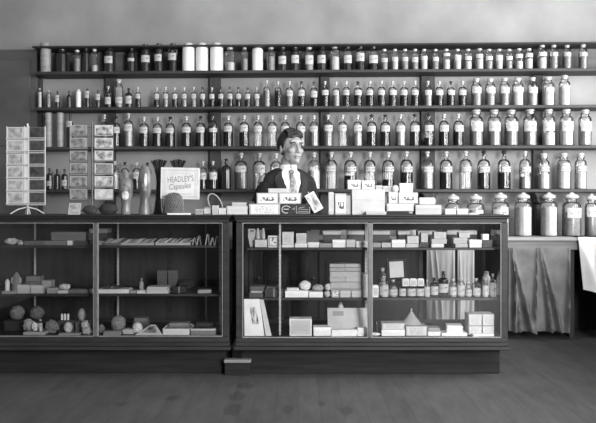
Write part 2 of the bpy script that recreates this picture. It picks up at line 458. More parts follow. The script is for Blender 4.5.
# ---------------------------------------------------------------- bottles
MESH = {}
def cached(key, fn):
    if key not in MESH: MESH[key] = fn()
    return MESH[key]
def arc(r0, z0, r1, z1, n=6, convex=True):
    out = []
    for i in range(1, n+1):
        t = PI/2*i/n
        if convex: out.append((r1+(r0-r1)*math.cos(t), z0+(z1-z0)*math.sin(t)))
        else: out.append((r0+(r1-r0)*math.sin(t), z1+(z0-z1)*math.cos(t)))
    return out
def prof(kind, r, h):
    """outer profile of the body, top of the body, stopper profile"""
    base = [(r*.86, 0), (r*.97, h*.006), (r, h*.02), (r, h*.035), (r, h*.25), (r, h*.45)]
    if kind == 'T':
        b = base+[(r, h*.615), (r, h*.63)]+arc(r, h*.63, r*.34, h*.755, 6)+[(r*.31, h*.78), (r*.30, h*.835), (r*.46, h*.845), (r*.47, h*.868), (r*.28, h*.872)]
        st = [(r*.26, h*.85), (r*.30, h*.885), (r*.22, h*.90), (r*.36, h*.925), (r*.42, h*.95), (r*.36, h*.982), (r*.12, h)]
    elif kind == 'D':
        b = base+[(r, h*.585), (r, h*.60)]+arc(r, h*.60, r*.36, h*.77, 8)+[(r*.30, h*.785), (r*.285, h*.845), (r*.44, h*.855), (r*.45, h*.88), (r*.26, h*.884)]
        st = [(r*.25, h*.86), (r*.27, h*.90), (r*.20, h*.912), (r*.38, h*.935), (r*.42, h*.958), (r*.33, h*.985), (r*.1, h)]
    elif kind == 'S':
        b = base+[(r, h*.665), (r, h*.68)]+arc(r, h*.68, r*.66, h*.79, 6)+[(r*.60, h*.805), (r*.59, h*.845), (r*.72, h*.852), (r*.73, h*.878), (r*.55, h*.882)]
        st = [(r*.52, h*.86), (r*.56, h*.90), (r*.40, h*.912), (r*.62, h*.932), (r*.66, h*.955), (r*.5, h*.985), (r*.15, h)]
    elif kind == 'G':
        b = base+[(r, h*.645), (r, h*.66)]+arc(r, h*.66, r*.62, h*.78, 7)+[(r*.54, h*.795), (r*.54, h*.82), (r*.66, h*.83), (r*.66, h*.85), (r*.5, h*.854)]
        st = [(r*.48, h*.835), (r*.52, h*.858), (r*.72, h*.868), (r*.78, h*.895), (r*.74, h*.925), (r*.5, h*.955), (r*.3, h*.965), (r*.24, h*.985), (r*.1, h)]
    elif kind == 'C':
        b = base+[(r, h*.745), (r, h*.76)]+arc(r, h*.76, r*.66, h*.84, 5)+[(r*.60, h*.85), (r*.60, h*.885), (r*.70, h*.89), (r*.70, h*.91), (r*.5, h*.912)]
        st = [(r*.5, h*.89), (r*.52, h*.92), (r*.62, h*.93), (r*.64, h*.965), (r*.5, h*.99), (r*.15, h)]
    elif kind == 'J':
        b = base+[(r, h*.805), (r, h*.82)]+arc(r, h*.82, r*.66, h*.90, 5)+[(r*.60, h*.91), (r*.6, h*.925)]
        st = [(r*.55, h*.915), (r*.66, h*.926), (r*.70, h*.935), (r*.70, h*.962), (r*.5, h*.985), (r*.15, h)]
    elif kind == 'V':
        b = base+[(r, h*.785), (r, h*.80)]+arc(r, h*.80, r*.55, h*.88, 4)+[(r*.5, h*.9), (r*.62, h*.905), (r*.62, h*.925), (r*.45, h*.93)]
        st = [(r*.42, h*.91), (r*.45, h*.94), (r*.55, h*.95), (r*.5, h*.99), (r*.2, h)]
    else:                                             # K: a plain tin canister with a lid
        b = base+[(r, h*.84), (r*.98, h*.86)]
        st = [(r*1.03, h*.80), (r*1.05, h*.805), (r*1.05, h*.985), (r*.98, h), (r*.2, h)]
    return b, st
def patch_mesh(r, z0, z1, half, name):
    g = MB()
    g.grid(14, 1, lambda a, b: (r*math.sin(-half+2*half*a), -r*math.cos(-half+2*half*a), z0+(z1-z0)*b))
    return g.mesh(name, sharp=80)
ORD = ['first','second','third','fourth','fifth','sixth','seventh','eighth','ninth','tenth','eleventh','twelfth','thirteenth','fourteenth','fifteenth']
BAYX = [110, 215, 325, 428, 538, 700]
BAYN = ['leftmost bay','second bay','third bay','fourth bay','fifth bay','rightmost bay']
def make_bottle(loc, rz, r, h, kind, g, fill, lev, lab, label, cat, group, half=1.0):
    """g: c clear / k dark glass / w white ceramic / t tin; fill d w g p or -; lab (z0,z1) in metres or None"""
    r = round(r, 4); h = round(h, 3)
    nm = {'K': 'canister', 'J': 'ceramic_jar', 'G': 'glass_jar', 'C': 'glass_jar', 'V': 'vial'}.get(kind, 'bottle')
    e = thing(nm, label, cat, loc, rz, group)
    b, st = prof(kind, r, h)
    gm = {'c': clear, 'k': amber, 'w': ceramic, 't': tin}[g]
    link('body', cached((kind, r, h, g, 'b'), lambda: MB().lathe(b, 32).mesh('body')), gm, e)
    sm = capw if g in 'cw' else (tin if g == 't' else capd)
    if g == 'c' and fill == 'd' and random.random() < .45: sm = capd
    sk = (kind, r, h, sm.name, 's')
    link('lid' if kind in 'KJG' else 'stopper', cached(sk, lambda: MB().lathe(st, 16).mesh('stopper')), sm, e)
    if fill != '-' and g == 'c':
        fm = {'d': liquid, 'w': powder, 'g': greyfill, 'p': palefill}[fill]
        q = [(rr*.93, z) for rr, z in b if z < lev*h and rr > r*.5]
        q = [(q[0][0], h*.012)]+[(x, z) for x, z in q if z > h*.014]
        q.append((q[-1][0], lev*h))
        link('contents', cached((kind, r, h, fill, lev), lambda: MB().lathe(q, 20).mesh('contents')), fm, e)
    if lab:
        z0, z1 = round(lab[0], 3), round(lab[1], 3)
        lm = lab_rim if lab[2] else lab_plain
        rr = r*1.0+.0012
        link('label', cached(('lab', r, z0, z1, half, lm.name), lambda: patch_mesh(rr, z0, z1, half, 'label')), lm, e, (0, 0, 0), random.uniform(-.12, .2))
    return e
def row(zsurf, ybase, spec, shelfname, group, v=.085):
    cnt = {}
    spec.sort(key=lambda s: s[0])
    for s in spec:
        px, w, yt, kind, g, fill, lev, lab = s[:8]
        rim = s[8] if len(s) > 8 else 0
        vv = v+random.uniform(-.012, .012)
        d = dep(px, vv); r = w*d/F/2
        h = (CZ-(yt-HY)*d/F)-zsurf
        bi = next(i for i, x in enumerate(BAYX) if px < x)
        k = cnt[bi] = cnt.get(bi, -1)+1
        fw = {'d': 'dark-filled', 'w': 'white-filled', 'g': 'grey-filled', 'p': 'pale-filled', '-': 'clear'}[fill]
        if g == 'k': fw = 'dark glass'
        if g == 'w': fw = 'white'
        if g == 't': fw = 'grey tin'
        sz = 'slim ' if w <= 5.5 else ('stout ' if w >= 11.5 else '')
        cat = {'K': 'canister', 'J': 'jar', 'G': 'jar', 'C': 'jar', 'V': 'vial'}.get(kind, 'bottle')
        label = f"{sz}{fw} {cat}{' with pale label' if lab else ''}, {ORD[k]} from left, {BAYN[bi]}, {shelfname}"
        L = None
        if lab:
            L = (CZ-(lab[1]-HY)*(d-r)/F-zsurf, CZ-(lab[0]-HY)*(d-r)/F-zsurf, rim)
        p = S(U(px, vv), vv, zsurf+.0005)
        make_bottle(p, ANG+random.uniform(-.15, .15), r, h, kind, g, fill, lev, L, label, cat, group)
T, D, SS, C, J, V, K, G = 'T', 'D', 'S', 'C', 'J', 'V', 'K', 'G'
r1 = [(45.8,10,43.5,K,'t','-',0,None),(62,11,49,C,'k','-',0,None),(77.2,8,50,C,'c','g',.6,None),(86,7,48,C,'k','-',0,None),(94.5,7,49,C,'c','w',.3,None),
 (109.5,10,46,C,'k','-',0,(56,63)),(131.5,8,48,C,'k','-',0,(58,61)),(145.5,9.5,44,C,'k','-',0,(55,62)),(159,9,43.5,C,'k','-',0,(54,61)),(173,10,43.5,C,'c','d',.5,(53,60)),
 (188.5,12.3,42.5,J,'w','-',0,None),(202,12.5,42.5,J,'w','-',0,None),(216.7,13,42.5,J,'w','-',0,None),(230,10,47,C,'c','w',.36,None),(244.5,7,47,C,'c','g',.5,None),
 (257.5,11,46,J,'w','-',0,None),(271,9,47,C,'c','g',.6,None),(282.6,9,47,C,'k','-',0,(56,64)),(295,8.5,47,C,'k','-',0,(55,63)),(309,9.3,47,C,'c','g',.3,(55,64)),
 (322,9.5,46,C,'k','-',0,(55,63)),(334.6,10,46,C,'c','w',.55,None),(347.6,9,46,C,'c','d',.35,(55,63)),(360.5,9,46,C,'c','d',.5,(53,61)),(373.3,10,46,C,'c','d',.35,(55,63)),
 (384.4,7,49,C,'c','g',.4,(58,62)),(394.8,7,49,C,'c','w',.5,(57,61)),(405,6.8,49,C,'c','g',.5,(57,61)),(415,7,49,C,'c','g',.45,(57,62)),(424,7,49,C,'c','w',.45,(56,60)),
 (435.4,7,49,C,'c','g',.4,(57,61)),(446.3,7.5,49,C,'c','w',.48,(53,56)),(457.5,7.5,49,C,'c','w',.45,(55,60)),(468,7.5,49,C,'c','w',.4,(56,60)),(479.4,8,48.5,C,'c','w',.5,(54,58)),
 (489,7.5,49,C,'c','g',.4,(56,60)),(499,7.5,49,C,'c','w',.45,(55,60)),(509,7,49,C,'c','g',.4,(56,60)),(519,8,48.5,C,'c','w',.4,(54,58)),(528.8,8,48.5,C,'c','w',.5,(53,57)),
 (542,9.2,44,SS,'c','w',.45,(52,56)),(553.6,8.5,44,SS,'c','p',.5,(52,56),1),(567,8.5,44,SS,'c','p',.5,(52,56),1),(583,8.5,44,SS,'c','p',.5,(52,56),1)]
row(SHZ[0], 69.8, r1, 'top shelf', 'jars and bottles on the top shelf')
r2 = [(39.7,4,88,V,'c','w',.8,None),(48.5,5,90.5,V,'c','g',.8,None),(57.5,5.2,91,T,'k','-',0,(95,102)),(69,5,91,T,'k','-',0,None),(78.5,5.2,89,V,'w','-',0,None),(87.4,5.3,88.5,T,'k','-',0,(91,98)),
 (98,5,90,T,'k','-',0,(94,100)),(108.3,7,86,T,'c','d',.6,(97,104)),(119,8,79,SS,'c','g',.35,(97,103)),(128.7,7,88,T,'k','-',0,(96,103.5)),(138,5.6,87,T,'c','d',.5,(94,98.5))]
for px, f in ((156.7,'d'),(165.7,'g'),(174.7,'d'),(184.2,'g'),(193.7,'g'),(202.5,'d'),(212,'d'),(221,'d'),(230,'d'),(238.4,'d'),(247.6,'d'),(256.7,'g')):
    r2.append((px,5.8,87+random.uniform(-.4,.6),T,'c',f,.38,(94,98.3)))
r2 += [(266.8,6.8,80,T,'c','g',.6,None),(278,6.8,81,T,'c','d',.62,None),(289.4,7.2,81,T,'c','g',.45,(90.5,96)),(301.5,7.5,81,T,'c','d',.6,(90,96)),(314,7.5,81.5,T,'c','d',.35,(91,97)),
 (325,7.6,81,T,'c','d',.6,(90,95)),(336.2,7.2,81.5,T,'c','g',.45,(90.5,95))]
for px, w in ((346.3,7.4),(358,8),(370,7.8),(381.5,7.8),(392.5,8.2),(404,8.2),(415,7.8),(428,7.8),(439.3,8.2),(450.8,7.8),(462.5,8)):
    r2.append((px,w,81+random.uniform(-.5,.5),T,'c','g' if px in (428,) else 'd',.58 if px<400 else .5,(90,95)))
r2 += [(476.3,10.3,78,SS,'c','p',.5,(87,93)),(490.2,10,78,SS,'c','p',.5,(87,93)),(504.5,9.8,77.5,SS,'c','p',.5,(87,93)),(517.6,11.3,77.5,SS,'c','w',.5,(87,92)),(532.5,10,77,SS,'c','g',.5,(87,93)),
 (548,12,76.5,SS,'c','w',.62,(87,92),1),(564.4,11,75,SS,'c','w',.6,(85,89),1)]
row(SHZ[1], 106, r2, 'second shelf', 'bottles on the second shelf')
r3 = [(70,7,113,T,'k','-',0,(121,127)),(104.5,7.5,114,T,'c','d',.5,(126,131)),(116,8.6,116,D,'c','d',.5,(127,133)),(128.5,9.6,113,D,'c','g',.55,(124,131)),(144,9.3,116.5,D,'c','d',.48,(127,133)),(157.4,9.3,116.5,D,'c','d',.5,(128,133)),
 (170.3,9.7,116.5,D,'c','d',.5,(128,133)),(186.4,9.7,116,D,'c','d',.5,(127,132.5)),(200.7,9.4,116,D,'c','d',.5,(127,132.5)),(212.9,9.2,113,D,'c','d',.62,(128,132)),(228.3,9.6,115.5,D,'c','d',.5,(126,131.5)),
 (244.2,9.8,115,D,'c','d',.45,(125,131)),(258,9.6,115,D,'c','-',0,(126,131.5)),(272.2,9.6,115,D,'c','-',0,(126,131.5)),(285.2,9.6,115,D,'c','p',.35,(126,131.5)),(300.6,9.6,115,D,'c','p',.45,(126,131.5)),
 (314,9.2,115,D,'c','g',.45,(126,131.5)),(328,9.6,114.5,D,'c','p',.5,(125,131)),(342.6,9.6,114.5,D,'c','-',0,(125,131)),(357.6,9.6,114.5,D,'c','g',.42,(125,131)),(371.7,10,114.5,D,'c','d',.62,(126,131.5)),
 (385.3,10,114.5,D,'c','d',.62,(125.5,131.5)),(400.5,10,114,D,'c','g',.5,(125.5,131.5)),(414.8,10,114,D,'c','d',.5,(125.5,131.5)),(428.8,9.8,113,D,'c','d',.25,(125,131)),(444,10,113.5,D,'c','d',.5,(125,131.5)),
 (458.3,10.2,113.5,D,'c','d',.5,(125,131.5)),(476.2,13.2,109,SS,'c','p',.42,(122,131)),(494.2,13,109,SS,'c','p',.55,(122,131)),(511.2,13.2,109,SS,'c','p',.45,(121.5,131)),(529.9,13.4,108.5,SS,'c','p',.5,(121.5,131)),
 (548.6,12.8,108.5,SS,'c','w',.35,(122,131)),(566.2,13.4,108.5,SS,'c','w',.62,(121,131)),(585,12.6,109,SS,'c','g',.5,(121.5,131))]
row(SHZ[2], 146, r3, 'third shelf', 'bottles on the third shelf')
r4 = [(49.5,6,168,T,'k','-',0,(181,186)),(57,6,169,T,'k','-',0,None),(64.5,6,169,T,'k','-',0,(180,186)),(115,8.6,161,D,'c','w',.5,None),(125,8.4,162,D,'c','d',.4,(173,179)),(136.6,8.4,162,D,'c','d',.45,(172,179)),(147.5,8,162.5,D,'k','-',0,None),
 (203,8.4,161,D,'c','d',.4,(173,179.5)),(213,8.6,161,D,'c','d',.4,(172.5,179.5)),(226.3,9.8,158.5,D,'k','-',0,None),(241,13,152.5,D,'c','p',.45,(166,172)),(259.2,13,152.5,D,'c','-',0,(165,173)),(276,12,153,D,'c','p',.4,None),(314,12.6,152,D,'c','w',.5,None),
 (331.3,12,151.5,D,'c','-',0,(165.5,172),1),(350.4,12.6,151.5,D,'c','d',.36,(166,172),1),(369.8,12,151.5,D,'c','-',0,(166,172),1),(388.3,12.2,151.5,D,'c','d',.26,(166,172),1),(406.4,12.6,151,D,'c','d',.44,(166,172.5),1),
 (427.3,12.4,151,D,'c','g',.5,(166,172.5),1),(446,12.8,151,D,'c','d',.46,(166,172.5),1),(465.6,12.6,150.5,D,'c','-',0,(166,172),1),(483.8,12.8,150.5,D,'c','d',.42,(166,172.5),1),(504,12.8,150.5,D,'c','d',.44,(166,172.5),1),
 (525,11.6,150.5,D,'c','g',.32,(166,172.5),1),(543.8,11.2,153,SS,'c','w',.42,(166,172),1),(563.6,12.8,152.5,SS,'c','w',.7,(165.5,172),1),(580.6,11.4,152.5,SS,'c','w',.45,(165.5,172),1)]
row(SHZ[3], 189.3, r4, 'fourth shelf', 'bottles on the fourth shelf')
r5 = [(411,15,194.5,G,'c','w',.55,None),(453,16,194,G,'c','w',.62,None),(475.5,17,194,G,'c','w',.62,None),(500.4,17,192.5,G,'c','w',.66,(209,218)),(523.2,17,192.5,G,'c','w',.66,None),(549,16.5,192.5,G,'c','w',.66,None),(571.6,18,192.5,G,'c','g',.55,(208,218)),(591.5,13,194,G,'c','g',.55,(207,217))]
row(CTZ, 236, r5, 'on the back counter', 'big glass jars on the back counter', v=-.03)
# four grey tins stacked two and two at the left end of the third shelf
for px, n1 in ((48.5, 'left stack'), (60.2, 'right stack')):
    vv = .09; d = dep(px, vv); hh = 17.2*d/F
    for k in range(2):
        make_bottle(S(U(px, vv), vv, SHZ[2]+.0005+k*(hh+.0015)), ANG, 6.3*d/F/2, hh, 'K', 't', '-', 0, None,
            f"grey canister, {('bottom','top')[k]} of the {n1}, left end of third shelf", 'canister', 'grey canisters stacked on the third shelf')
# ---------------------------------------------------------------- the two showcases
TOPZ, YF, YBK = 1.066, 0.0, .60
def showcase(label, xa, xb, mull, deck, shelves, stds, plinth_y, closed):
    xc = (xa+xb)/2
    e = thing('showcase', label, 'display case', (xc, 0, 0))
    A, B = xa-xc, xb-xc
    pw = .042
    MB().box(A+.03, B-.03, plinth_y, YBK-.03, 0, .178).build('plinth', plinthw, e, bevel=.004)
    m = MB(); m.box(A-.012, B+.012, YF-.03, YBK+.02, .1785, .20); m.box(A-.004, B+.004, YF-.012, YBK+.01, .2001, .226); m.box(A, B, YF-.004, YBK, .2262, deck)
    m.build('base_moulding', woodh, e, bevel=.004)
    m = MB(); m.box(A+.002, B-.002, YF+.001, YBK-.002, TOPZ-.052, TOPZ-.026); m.box(A-.008, B+.008, YF-.02, YBK+.008, TOPZ-.0258, TOPZ-.012); m.box(A-.018, B+.018, YF-.034, YBK+.015, TOPZ-.0118, TOPZ)
    m.build('top_slab', woodh, e, bevel=.004)
    for x0 in (A, B-pw):
        for y0 in (YF, YBK-.035):
            MB().box(x0, x0+pw, y0, y0+.035, deck+.0005, TOPZ-.0525).build('corner_post', wood, e, bevel=.003)
    for px in mull:
        x = PX(px, D0+.01)-xc
        MB().box(x-.012, x+.012, YF+.001, YF+.025, deck+.0005, TOPZ-.0525).build('mullion', metalwood, e, bevel=.003)
    # slim pale beads round the front panes
    xs = [A+pw]+[PX(p, D0+.01)-xc for p in mull]+[B-pw]
    for i in range(len(xs)-1):
        x0, x1 = xs[i]+(.0125 if i else .0005), xs[i+1]-(.0125 if i < len(xs)-2 else .0005)
        g = MB().box(x0, x1, YF+.012, YF+.016, deck+.001, TOPZ-.053).build('front_pane', pane, e)
        t = .0045; m = MB()
        m.box(x0, x0+t, YF+.004, YF+.0118, deck+.001, TOPZ-.053); m.box(x1-t, x1, YF+.004, YF+.0118, deck+.001, TOPZ-.053)
        m.box(x0+t, x1-t, YF+.004, YF+.0118, deck+.001, deck+.001+t); m.box(x0+t, x1-t, YF+.004, YF+.0118, TOPZ-.053-t, TOPZ-.053)
        m.build('glazing_bead', beadm, g)
    for x0 in ((A+.015, B-.019)):
        MB().box(x0, x0+.004, YF+.036, YBK-.036, deck+.001, TOPZ-.053).build('end_pane', pane, e)
    rail = TOPZ-.12
    m = MB(); m.box(A+pw+.001, B-pw-.001, YBK-.03, YBK-.008, deck+.001, deck+.03); m.box(A+pw+.001, B-pw-.001, YBK-.03, YBK-.008, rail, TOPZ-.053)
    n = 4
    for k in range(n+1):
        x = A+pw+.02+(B-A-2*pw-.04)*k/n
        m.box(x-.016, x+.016, YBK-.029, YBK-.009, deck+.031, rail-.001)
    m.build('rear_door_frame', wood, e, bevel=.002)
    if closed:
        MB().box(A+pw+.002, B-pw-.002, YBK-.024, YBK-.014, deck+.0305, rail-.0005).build('rear_door_panel', cupw, e)
    for z, xl, xr, th in shelves:
        l = max(xl-xc, A+.03); r = min(xr-xc, B-.03)
        MB().box(l, r, .10, YBK-.04, z-th, z).build('shelf', shelfd, e, bevel=.002)
    for px, d in stds:
        x = PX(px, d)-xc; y = d-D0
        m = MB(); m.box(x-.006, x+.006, y, y+.004, deck+.002, TOPZ-.054)
        for k in range(26):
            z = deck+.03+k*.028
            m.box(x-.008, x+.008, y-.003, y, z, z+.008)
        m.build('standard_and_glint', metal, e)
    return e
plinthw = mat('plinth_wood', .016, .8, .006, 3, .1, .2, (1, 14, 14))  # darker than the case wood: shade below the mouldings is in its tone
metalwood = mat('mullion_wood', .09, .45, .03, 20, .0, .5, (6, 6, 1))
beadm = mat('pale_bead', .22, .5, .05, 25, .0, .4)
shelfd = mat('case_shelf', .028, .5, .008, 6, .05, .35)
XL0, XL1 = PX(-50, D0), PX(229, D0)
XR0, XR1 = PX(236, D0), PX(508, D0)
DKL, DKR = .262, .254
LU, LL, RU_, RL_ = .858, .532, .843, .505
showcase('long dark glazed showcase on the left with dim goods inside', XL0, XL1, [96], DKL, [(LU, -9, PX(219, 5.0), .016), (LL, -9, PX(222, 5.0), .016)], [(35, 5.27), (118, 5.27), (206, 5.27), (220, 4.9)], .10, True)  # middle two strips stand in for pale reflection lines in the glass
showcase('dark glazed showcase on the right in front of the shopkeeper, brightly lit goods', XR0, XR1, [370], DKR, [(RU_, PX(247, 4.9), PX(493, 4.9), .016), (RL_, PX(247, 4.9), PX(497, 4.9), .016)], [(280, 4.855), (366, 5.27)], .085, False)
# low wooden block on the floor in front of the gap between the cases
o = thing('wooden_block', 'low wooden block on the floor below the gap between the showcases', 'block', (PX(237.5, 4.8), .04, 0))
MB().box(-.085, .085, -.005, .04, 0, .084).build('block_body', plinthw, o, bevel=.003)
MB().box(-.089, .089, -.02, .044, .0843, .106).build('block_top', counterw, o, bevel=.004)

# ---------------------------------------------------------------- goods
orn_b = printed('ornament_print', .60, .06, False, 1.3, .50, .22, .62, 7)
text_b = printed('faint_lettering', .50, .34, False, 6, .56, .25, .75, 26)
dot_b = printed('dotted_print', .70, .12, True, 2, .55, .1, .9, 3)
rules_b = printed('fine_rules', .62, .30, False, 6, .55, .1, .9, 16)
def front_label(e, w, h, d, m, x0=.06, x1=.94, z0=.08, z1=.92):
    g = MB().grid(1, 1, lambda a, b: (-w/2+w*(x0+(x1-x0)*a), -.0006, h*(z0+(z1-z0)*b)), .0, (0,-1,0))
    return link('printed_label', g.mesh('printed_label', smooth=False), m, e)
def goods(style, px0, px1, y0, base, d, dp, v, label, cat='box', group=None, rz=0, name=None, y1=None, sw=None):
    """one box-like article; front face at distance d, standing on base (metres), its top at row y0"""
    w = (px1-px0)*d/F; x = PX((px0+px1)/2, d); h = (CZ-(y0-HY)*d/F)-base
    if y1 is not None: h = (y1-y0)*d/F
    h = max(h, .006)
    nm = name or {'c': 'carton', 'p': 'packet', 'o': 'carton', 'f': 'paper_stack', 's': 'wrapped_parcel', 't': 'carton', 'l': 'carton', 'd': 'carton', 'r': 'carton'}[style]
    e = thing(nm, label, cat, (x, d-D0, base+.0004), rz, group)
    m = card(v)
    if style in 'cotldr':
        hl = h*(.42 if h > .03 else .5)
        MB().box(-w/2+.001, w/2-.001, .001, dp-.001, 0, h-hl).build('box_body', card(max(.02, v*.93)), e, bevel=.0012)
        MB().box(-w/2, w/2, 0, dp, h-hl+.0002, h).build('lid', m, e, bevel=.0014)
        if style == 'o': front_label(e, w, h, dp, orn_b)
        if style == 't': front_label(e, w, h, dp, text_b)
        if style == 'd': front_label(e, w, h, dp, dot_b)
        if style == 'r': front_label(e, w, h, dp, rules_b)
        if style == 'l': front_label(e, w, h, dp, lab_plain, .25, .75, .25, .8)
    elif style == 'p':
        MB().box(-w/2, w/2, 0, dp, 0, h).build('packet_body', m, e, bevel=.003, segs=2)
        front_label(e, w, h, dp, text_b, .12, .88, .15, .85)
        MB().prism([(-w/2+.002, h), (w/2-.002, h), (w/2-.006, h+.004), (-w/2+.006, h+.004)], dp*.3, dp*.7).build('folded_flap', m, e)
    elif style == 's':
        MB().box(-w/2, w/2, 0, dp, 0, h).build('parcel_body', m, e, bevel=min(.006, h*.2), segs=2)
        MB().box(-.004, .004, -.001, dp+.001, 0, h+.001).build('string', card(.25), e)
    elif style == 'f':
        n = max(2, min(9, int(h/.005))); g = MB()
        for k in range(n):
            a, b2 = random.uniform(-.004, .004), random.uniform(-.004, .004)
            g.box(-w/2+a, w/2+a, b2, dp+b2, h*k/n, h*(k+1)/n-.0006)
        g.build('sheets', m, e)
    e['_top'] = base+h+.001
    return e
def top(e):
    t = e['_top']
    return t
def blob(name, px, w, y0, base, d, v, label, cat, sq=1.0, rough=.10, parts=True, bump=.5, scale=60):
    r = w*d/F/2; h = (CZ-(y0-HY)*d/F)-base
    sd = random.uniform(0, 50)
    from mathutils import noise
    fn = lambda q: 1+rough*(noise.noise(Vector((q.x*2.1+sd, q.y*2.1, q.z*2.1)))+.5*noise.noise(Vector((q.x*5+sd, q.y*5, q.z*5))))
    g = MB().ball((0, 0, 0), r, r*sq, h/2, 26, 18, fn)
    zz = min(p[2] for p in g.v); mx = max(p[2] for p in g.v)
    g.v = [(p[0], p[1], max(0, (p[2]-zz)*h/(mx-zz)-h*.03)) for p in g.v]
    m = mat('%s_%02d' % (name, round(v*100)), v, .9, v*.35, scale, bump, .1)
    o = g.build(name, m, None, (PX(px, d), d-D0+r, base+.0005), sharp=80)
    return tag(o, label, cat)
def bottle_in(px, w, y0, base, d, kind, g, fill, lev, lab, label, cat='bottle', group=None, rim=0):
    r = w*d/F/2; h = (CZ-(y0-HY)*d/F)-base
    L = None
    if lab: L = (h*lab[0], h*lab[1], rim)
    return make_bottle((PX(px, d), d-D0+r, base+.0005), 0, r, h, kind, g, fill, lev, L, label, cat, group, 1.15)
# ---- on top of the left case
TD = 4.83
def slab(e, name, poly, t0, t1, m): return MB().prism(poly, t0, t1).build(name, m, e)
def rack(px, label, cols, rows, d, post, dark_right, rackname, seedbase, foot):
    x = PX(px, d)
    e = thing('postcard_rack', label, 'rack', (x, d-D0+.10, TOPZ))
    wm = wire if dark_right else dwire
    zt = PZ(rows[0][0]-4, d)-TOPZ
    MB().tube([(0, 0, .0), (0, 0, zt)], .006).build('post', wm, e)
    g = MB()
    for a in (0, PI/2, PI, 1.5*PI):
        g.tube([(foot*math.cos(a+.5), foot*math.sin(a+.5), .004), (foot*.55*math.cos(a+.5), foot*.55*math.sin(a+.5), .035), (0, 0, .05)], .004)
    g.build('base', wm, e)
    for (pa, pb, nm) in cols:
        xa, xb = PX(pa, d)-x, PX(pb, d)-x
        fr = MB(); t = .0030 if dark_right else .0022
        for xx in (xa, xb): fr.tube([(xx, -.02, PZ(rows[-1][1]+1, d)-TOPZ), (xx, -.02, PZ(rows[0][0]-1, d)-TOPZ)], t)
        for (ya, yb) in rows:
            z = PZ(yb+.8, d)-TOPZ
            fr.tube([(xa, -.02, z), (xb, -.02, z)], t); fr.tube([(xa, -.032, z+.012), (xb, -.032, z+.012)], t*.8)
            fr.tube([(xa, -.02, z), (xa, -.032, z+.012)], t*.8); fr.tube([(xb, -.02, z), (xb, -.032, z+.012)], t*.8)
        fr.tube([(0, 0, PZ(rows[0][0]+2, d)-TOPZ), ((xa+xb)/2, -.02, PZ(rows[0][0]+2, d)-TOPZ)], t)
        fr.tube([(0, 0, PZ(rows[-1][1]-2, d)-TOPZ), ((xa+xb)/2, -.02, PZ(rows[-1][1]-2, d)-TOPZ)], t)
        fr.build('wire_pocket_column', wm, e)
    for ci, (pa, pb, nm) in enumerate(cols):
        for ri, (ya, yb) in enumerate(rows):
            lo, hi = (.02, .07) if (dark_right and ci == 2) else ((.07, .30) if not (seedbase == 0) else (.22, .50))
            if dark_right and ci == 1: lo, hi = .62, .7
            if seedbase == 20 and ci == 1: lo, hi = (.12, .62)
            if seedbase == 20 and ci == 1 and ri == 5: lo, hi = .45, .7
            if seedbase == 20 and ci == 1 and ri == 3: lo, hi = .10, .30
            pm = picture('print_%d' % (seedbase+ci*7+ri), lo, hi, seedbase+ci*7+ri, .12 if (dark_right and ci == 2) else (.36 if seedbase == 20 and ci == 0 else .62))
            z0, z1 = PZ(yb, d), PZ(ya, d); ww = (pb-pa-1.2)*d/F
            c = MB().grid(1, 1, lambda a, b: (-ww/2+ww*a, 0, (z1-z0)*b), .0012)
            dk = 'dark ' if (dark_right and ci == 2) else 'pale '
            o = c.build('picture_postcard', pm, None, (PX((pa+pb)/2, d), d-D0+.10-.0235, z0+.001))
            tag(o, f"{dk}picture postcard, {ORD[ri]} from top, {nm} column of {rackname}", 'postcard', 'postcards in the counter racks')
    return e
rack(22, 'pale wire postcard rack at the left end of the counter top', [(2, 19.6, 'left'), (20.2, 23.6, 'narrow middle'), (24.4, 41, 'right')], [(126, 138), (139.5, 151), (153, 164.5), (166, 178), (179.5, 191), (192.5, 204)], 4.86, 22, True, 'wire rack at far left', 0, .11)
rack(88, 'dark wire postcard rack standing left of the painted vases', [(66, 84, 'left'), (91, 110.5, 'right')], [(124, 135), (137, 148), (150, 160.5), (163, 174), (176, 187), (189, 200)], 4.86, 88, False, 'rack beside the vases', 20, .10)
# white upright boards between the two columns of the left rack
# leaning card and round dark things at the second rack's foot
d = 4.80
g = MB().grid(1, 1, lambda a, b: (-.04+.08*a, .03*b, .075*b), .0015)
o = g.build('picture_card', picture('print_60', .2, .45, 60, .45), None, (PX(74, d), d-D0, TOPZ+.001)); tag(o, 'pale picture card leaning at the foot of the dark postcard rack', 'card')
def ring_thing(name, px, py, rx, ry, d, tilt, m, label, cat, fill=None):
    e = thing(name, label, cat, (PX(px, d), d-D0+.05, TOPZ))
    h = ry*d/F; w_ = rx*d/F; pts = []
    for k in range(33):
        a = 2*PI*k/32-PI/2
        x, z = w_*math.cos(a), h*math.sin(a)+h+.006
        pts.append((x*math.cos(tilt)-(z-h)*math.sin(tilt), .01*z/h, x*math.sin(tilt)+(z-h)*math.cos(tilt)+h*1.02+.004))
    zz = min(p[2] for p in pts)-.0055
    pts = [(p[0], p[1], p[2]-zz) for p in pts]
    MB().tube(pts, .0052, 8).build('rim', m, e)
    if fill is not None:
        c = [(p[0]*.93, p[1]+.004, (p[2]-h)*.93+h) for p in pts[:-1]]
        n = len(c); g = MB(); g.add(c+[(p[0], p[1]+.005, p[2]) for p in c], [tuple(range(n)), tuple(range(2*n-1, n-1, -1))]+[(i, i+n, (i+1) % n+n, (i+1) % n) for i in range(n)])
        g.build('disc', fill, e)
    return e
ring_thing('oval_hand_mirror', 214.5, 197, 6, 11, 4.84, .5, mat('mirror_rim', .30, .4), 'oval framed disc leaning to the left beside the capsule sign', 'mirror', mat('dim_disc', .035, .6, .02, 20))
blob('dark_round_bag', 106, 19, 203, TOPZ, 4.80, .04, 'dark rounded bag at the right foot of the dark postcard rack', 'bag', .6, .12)
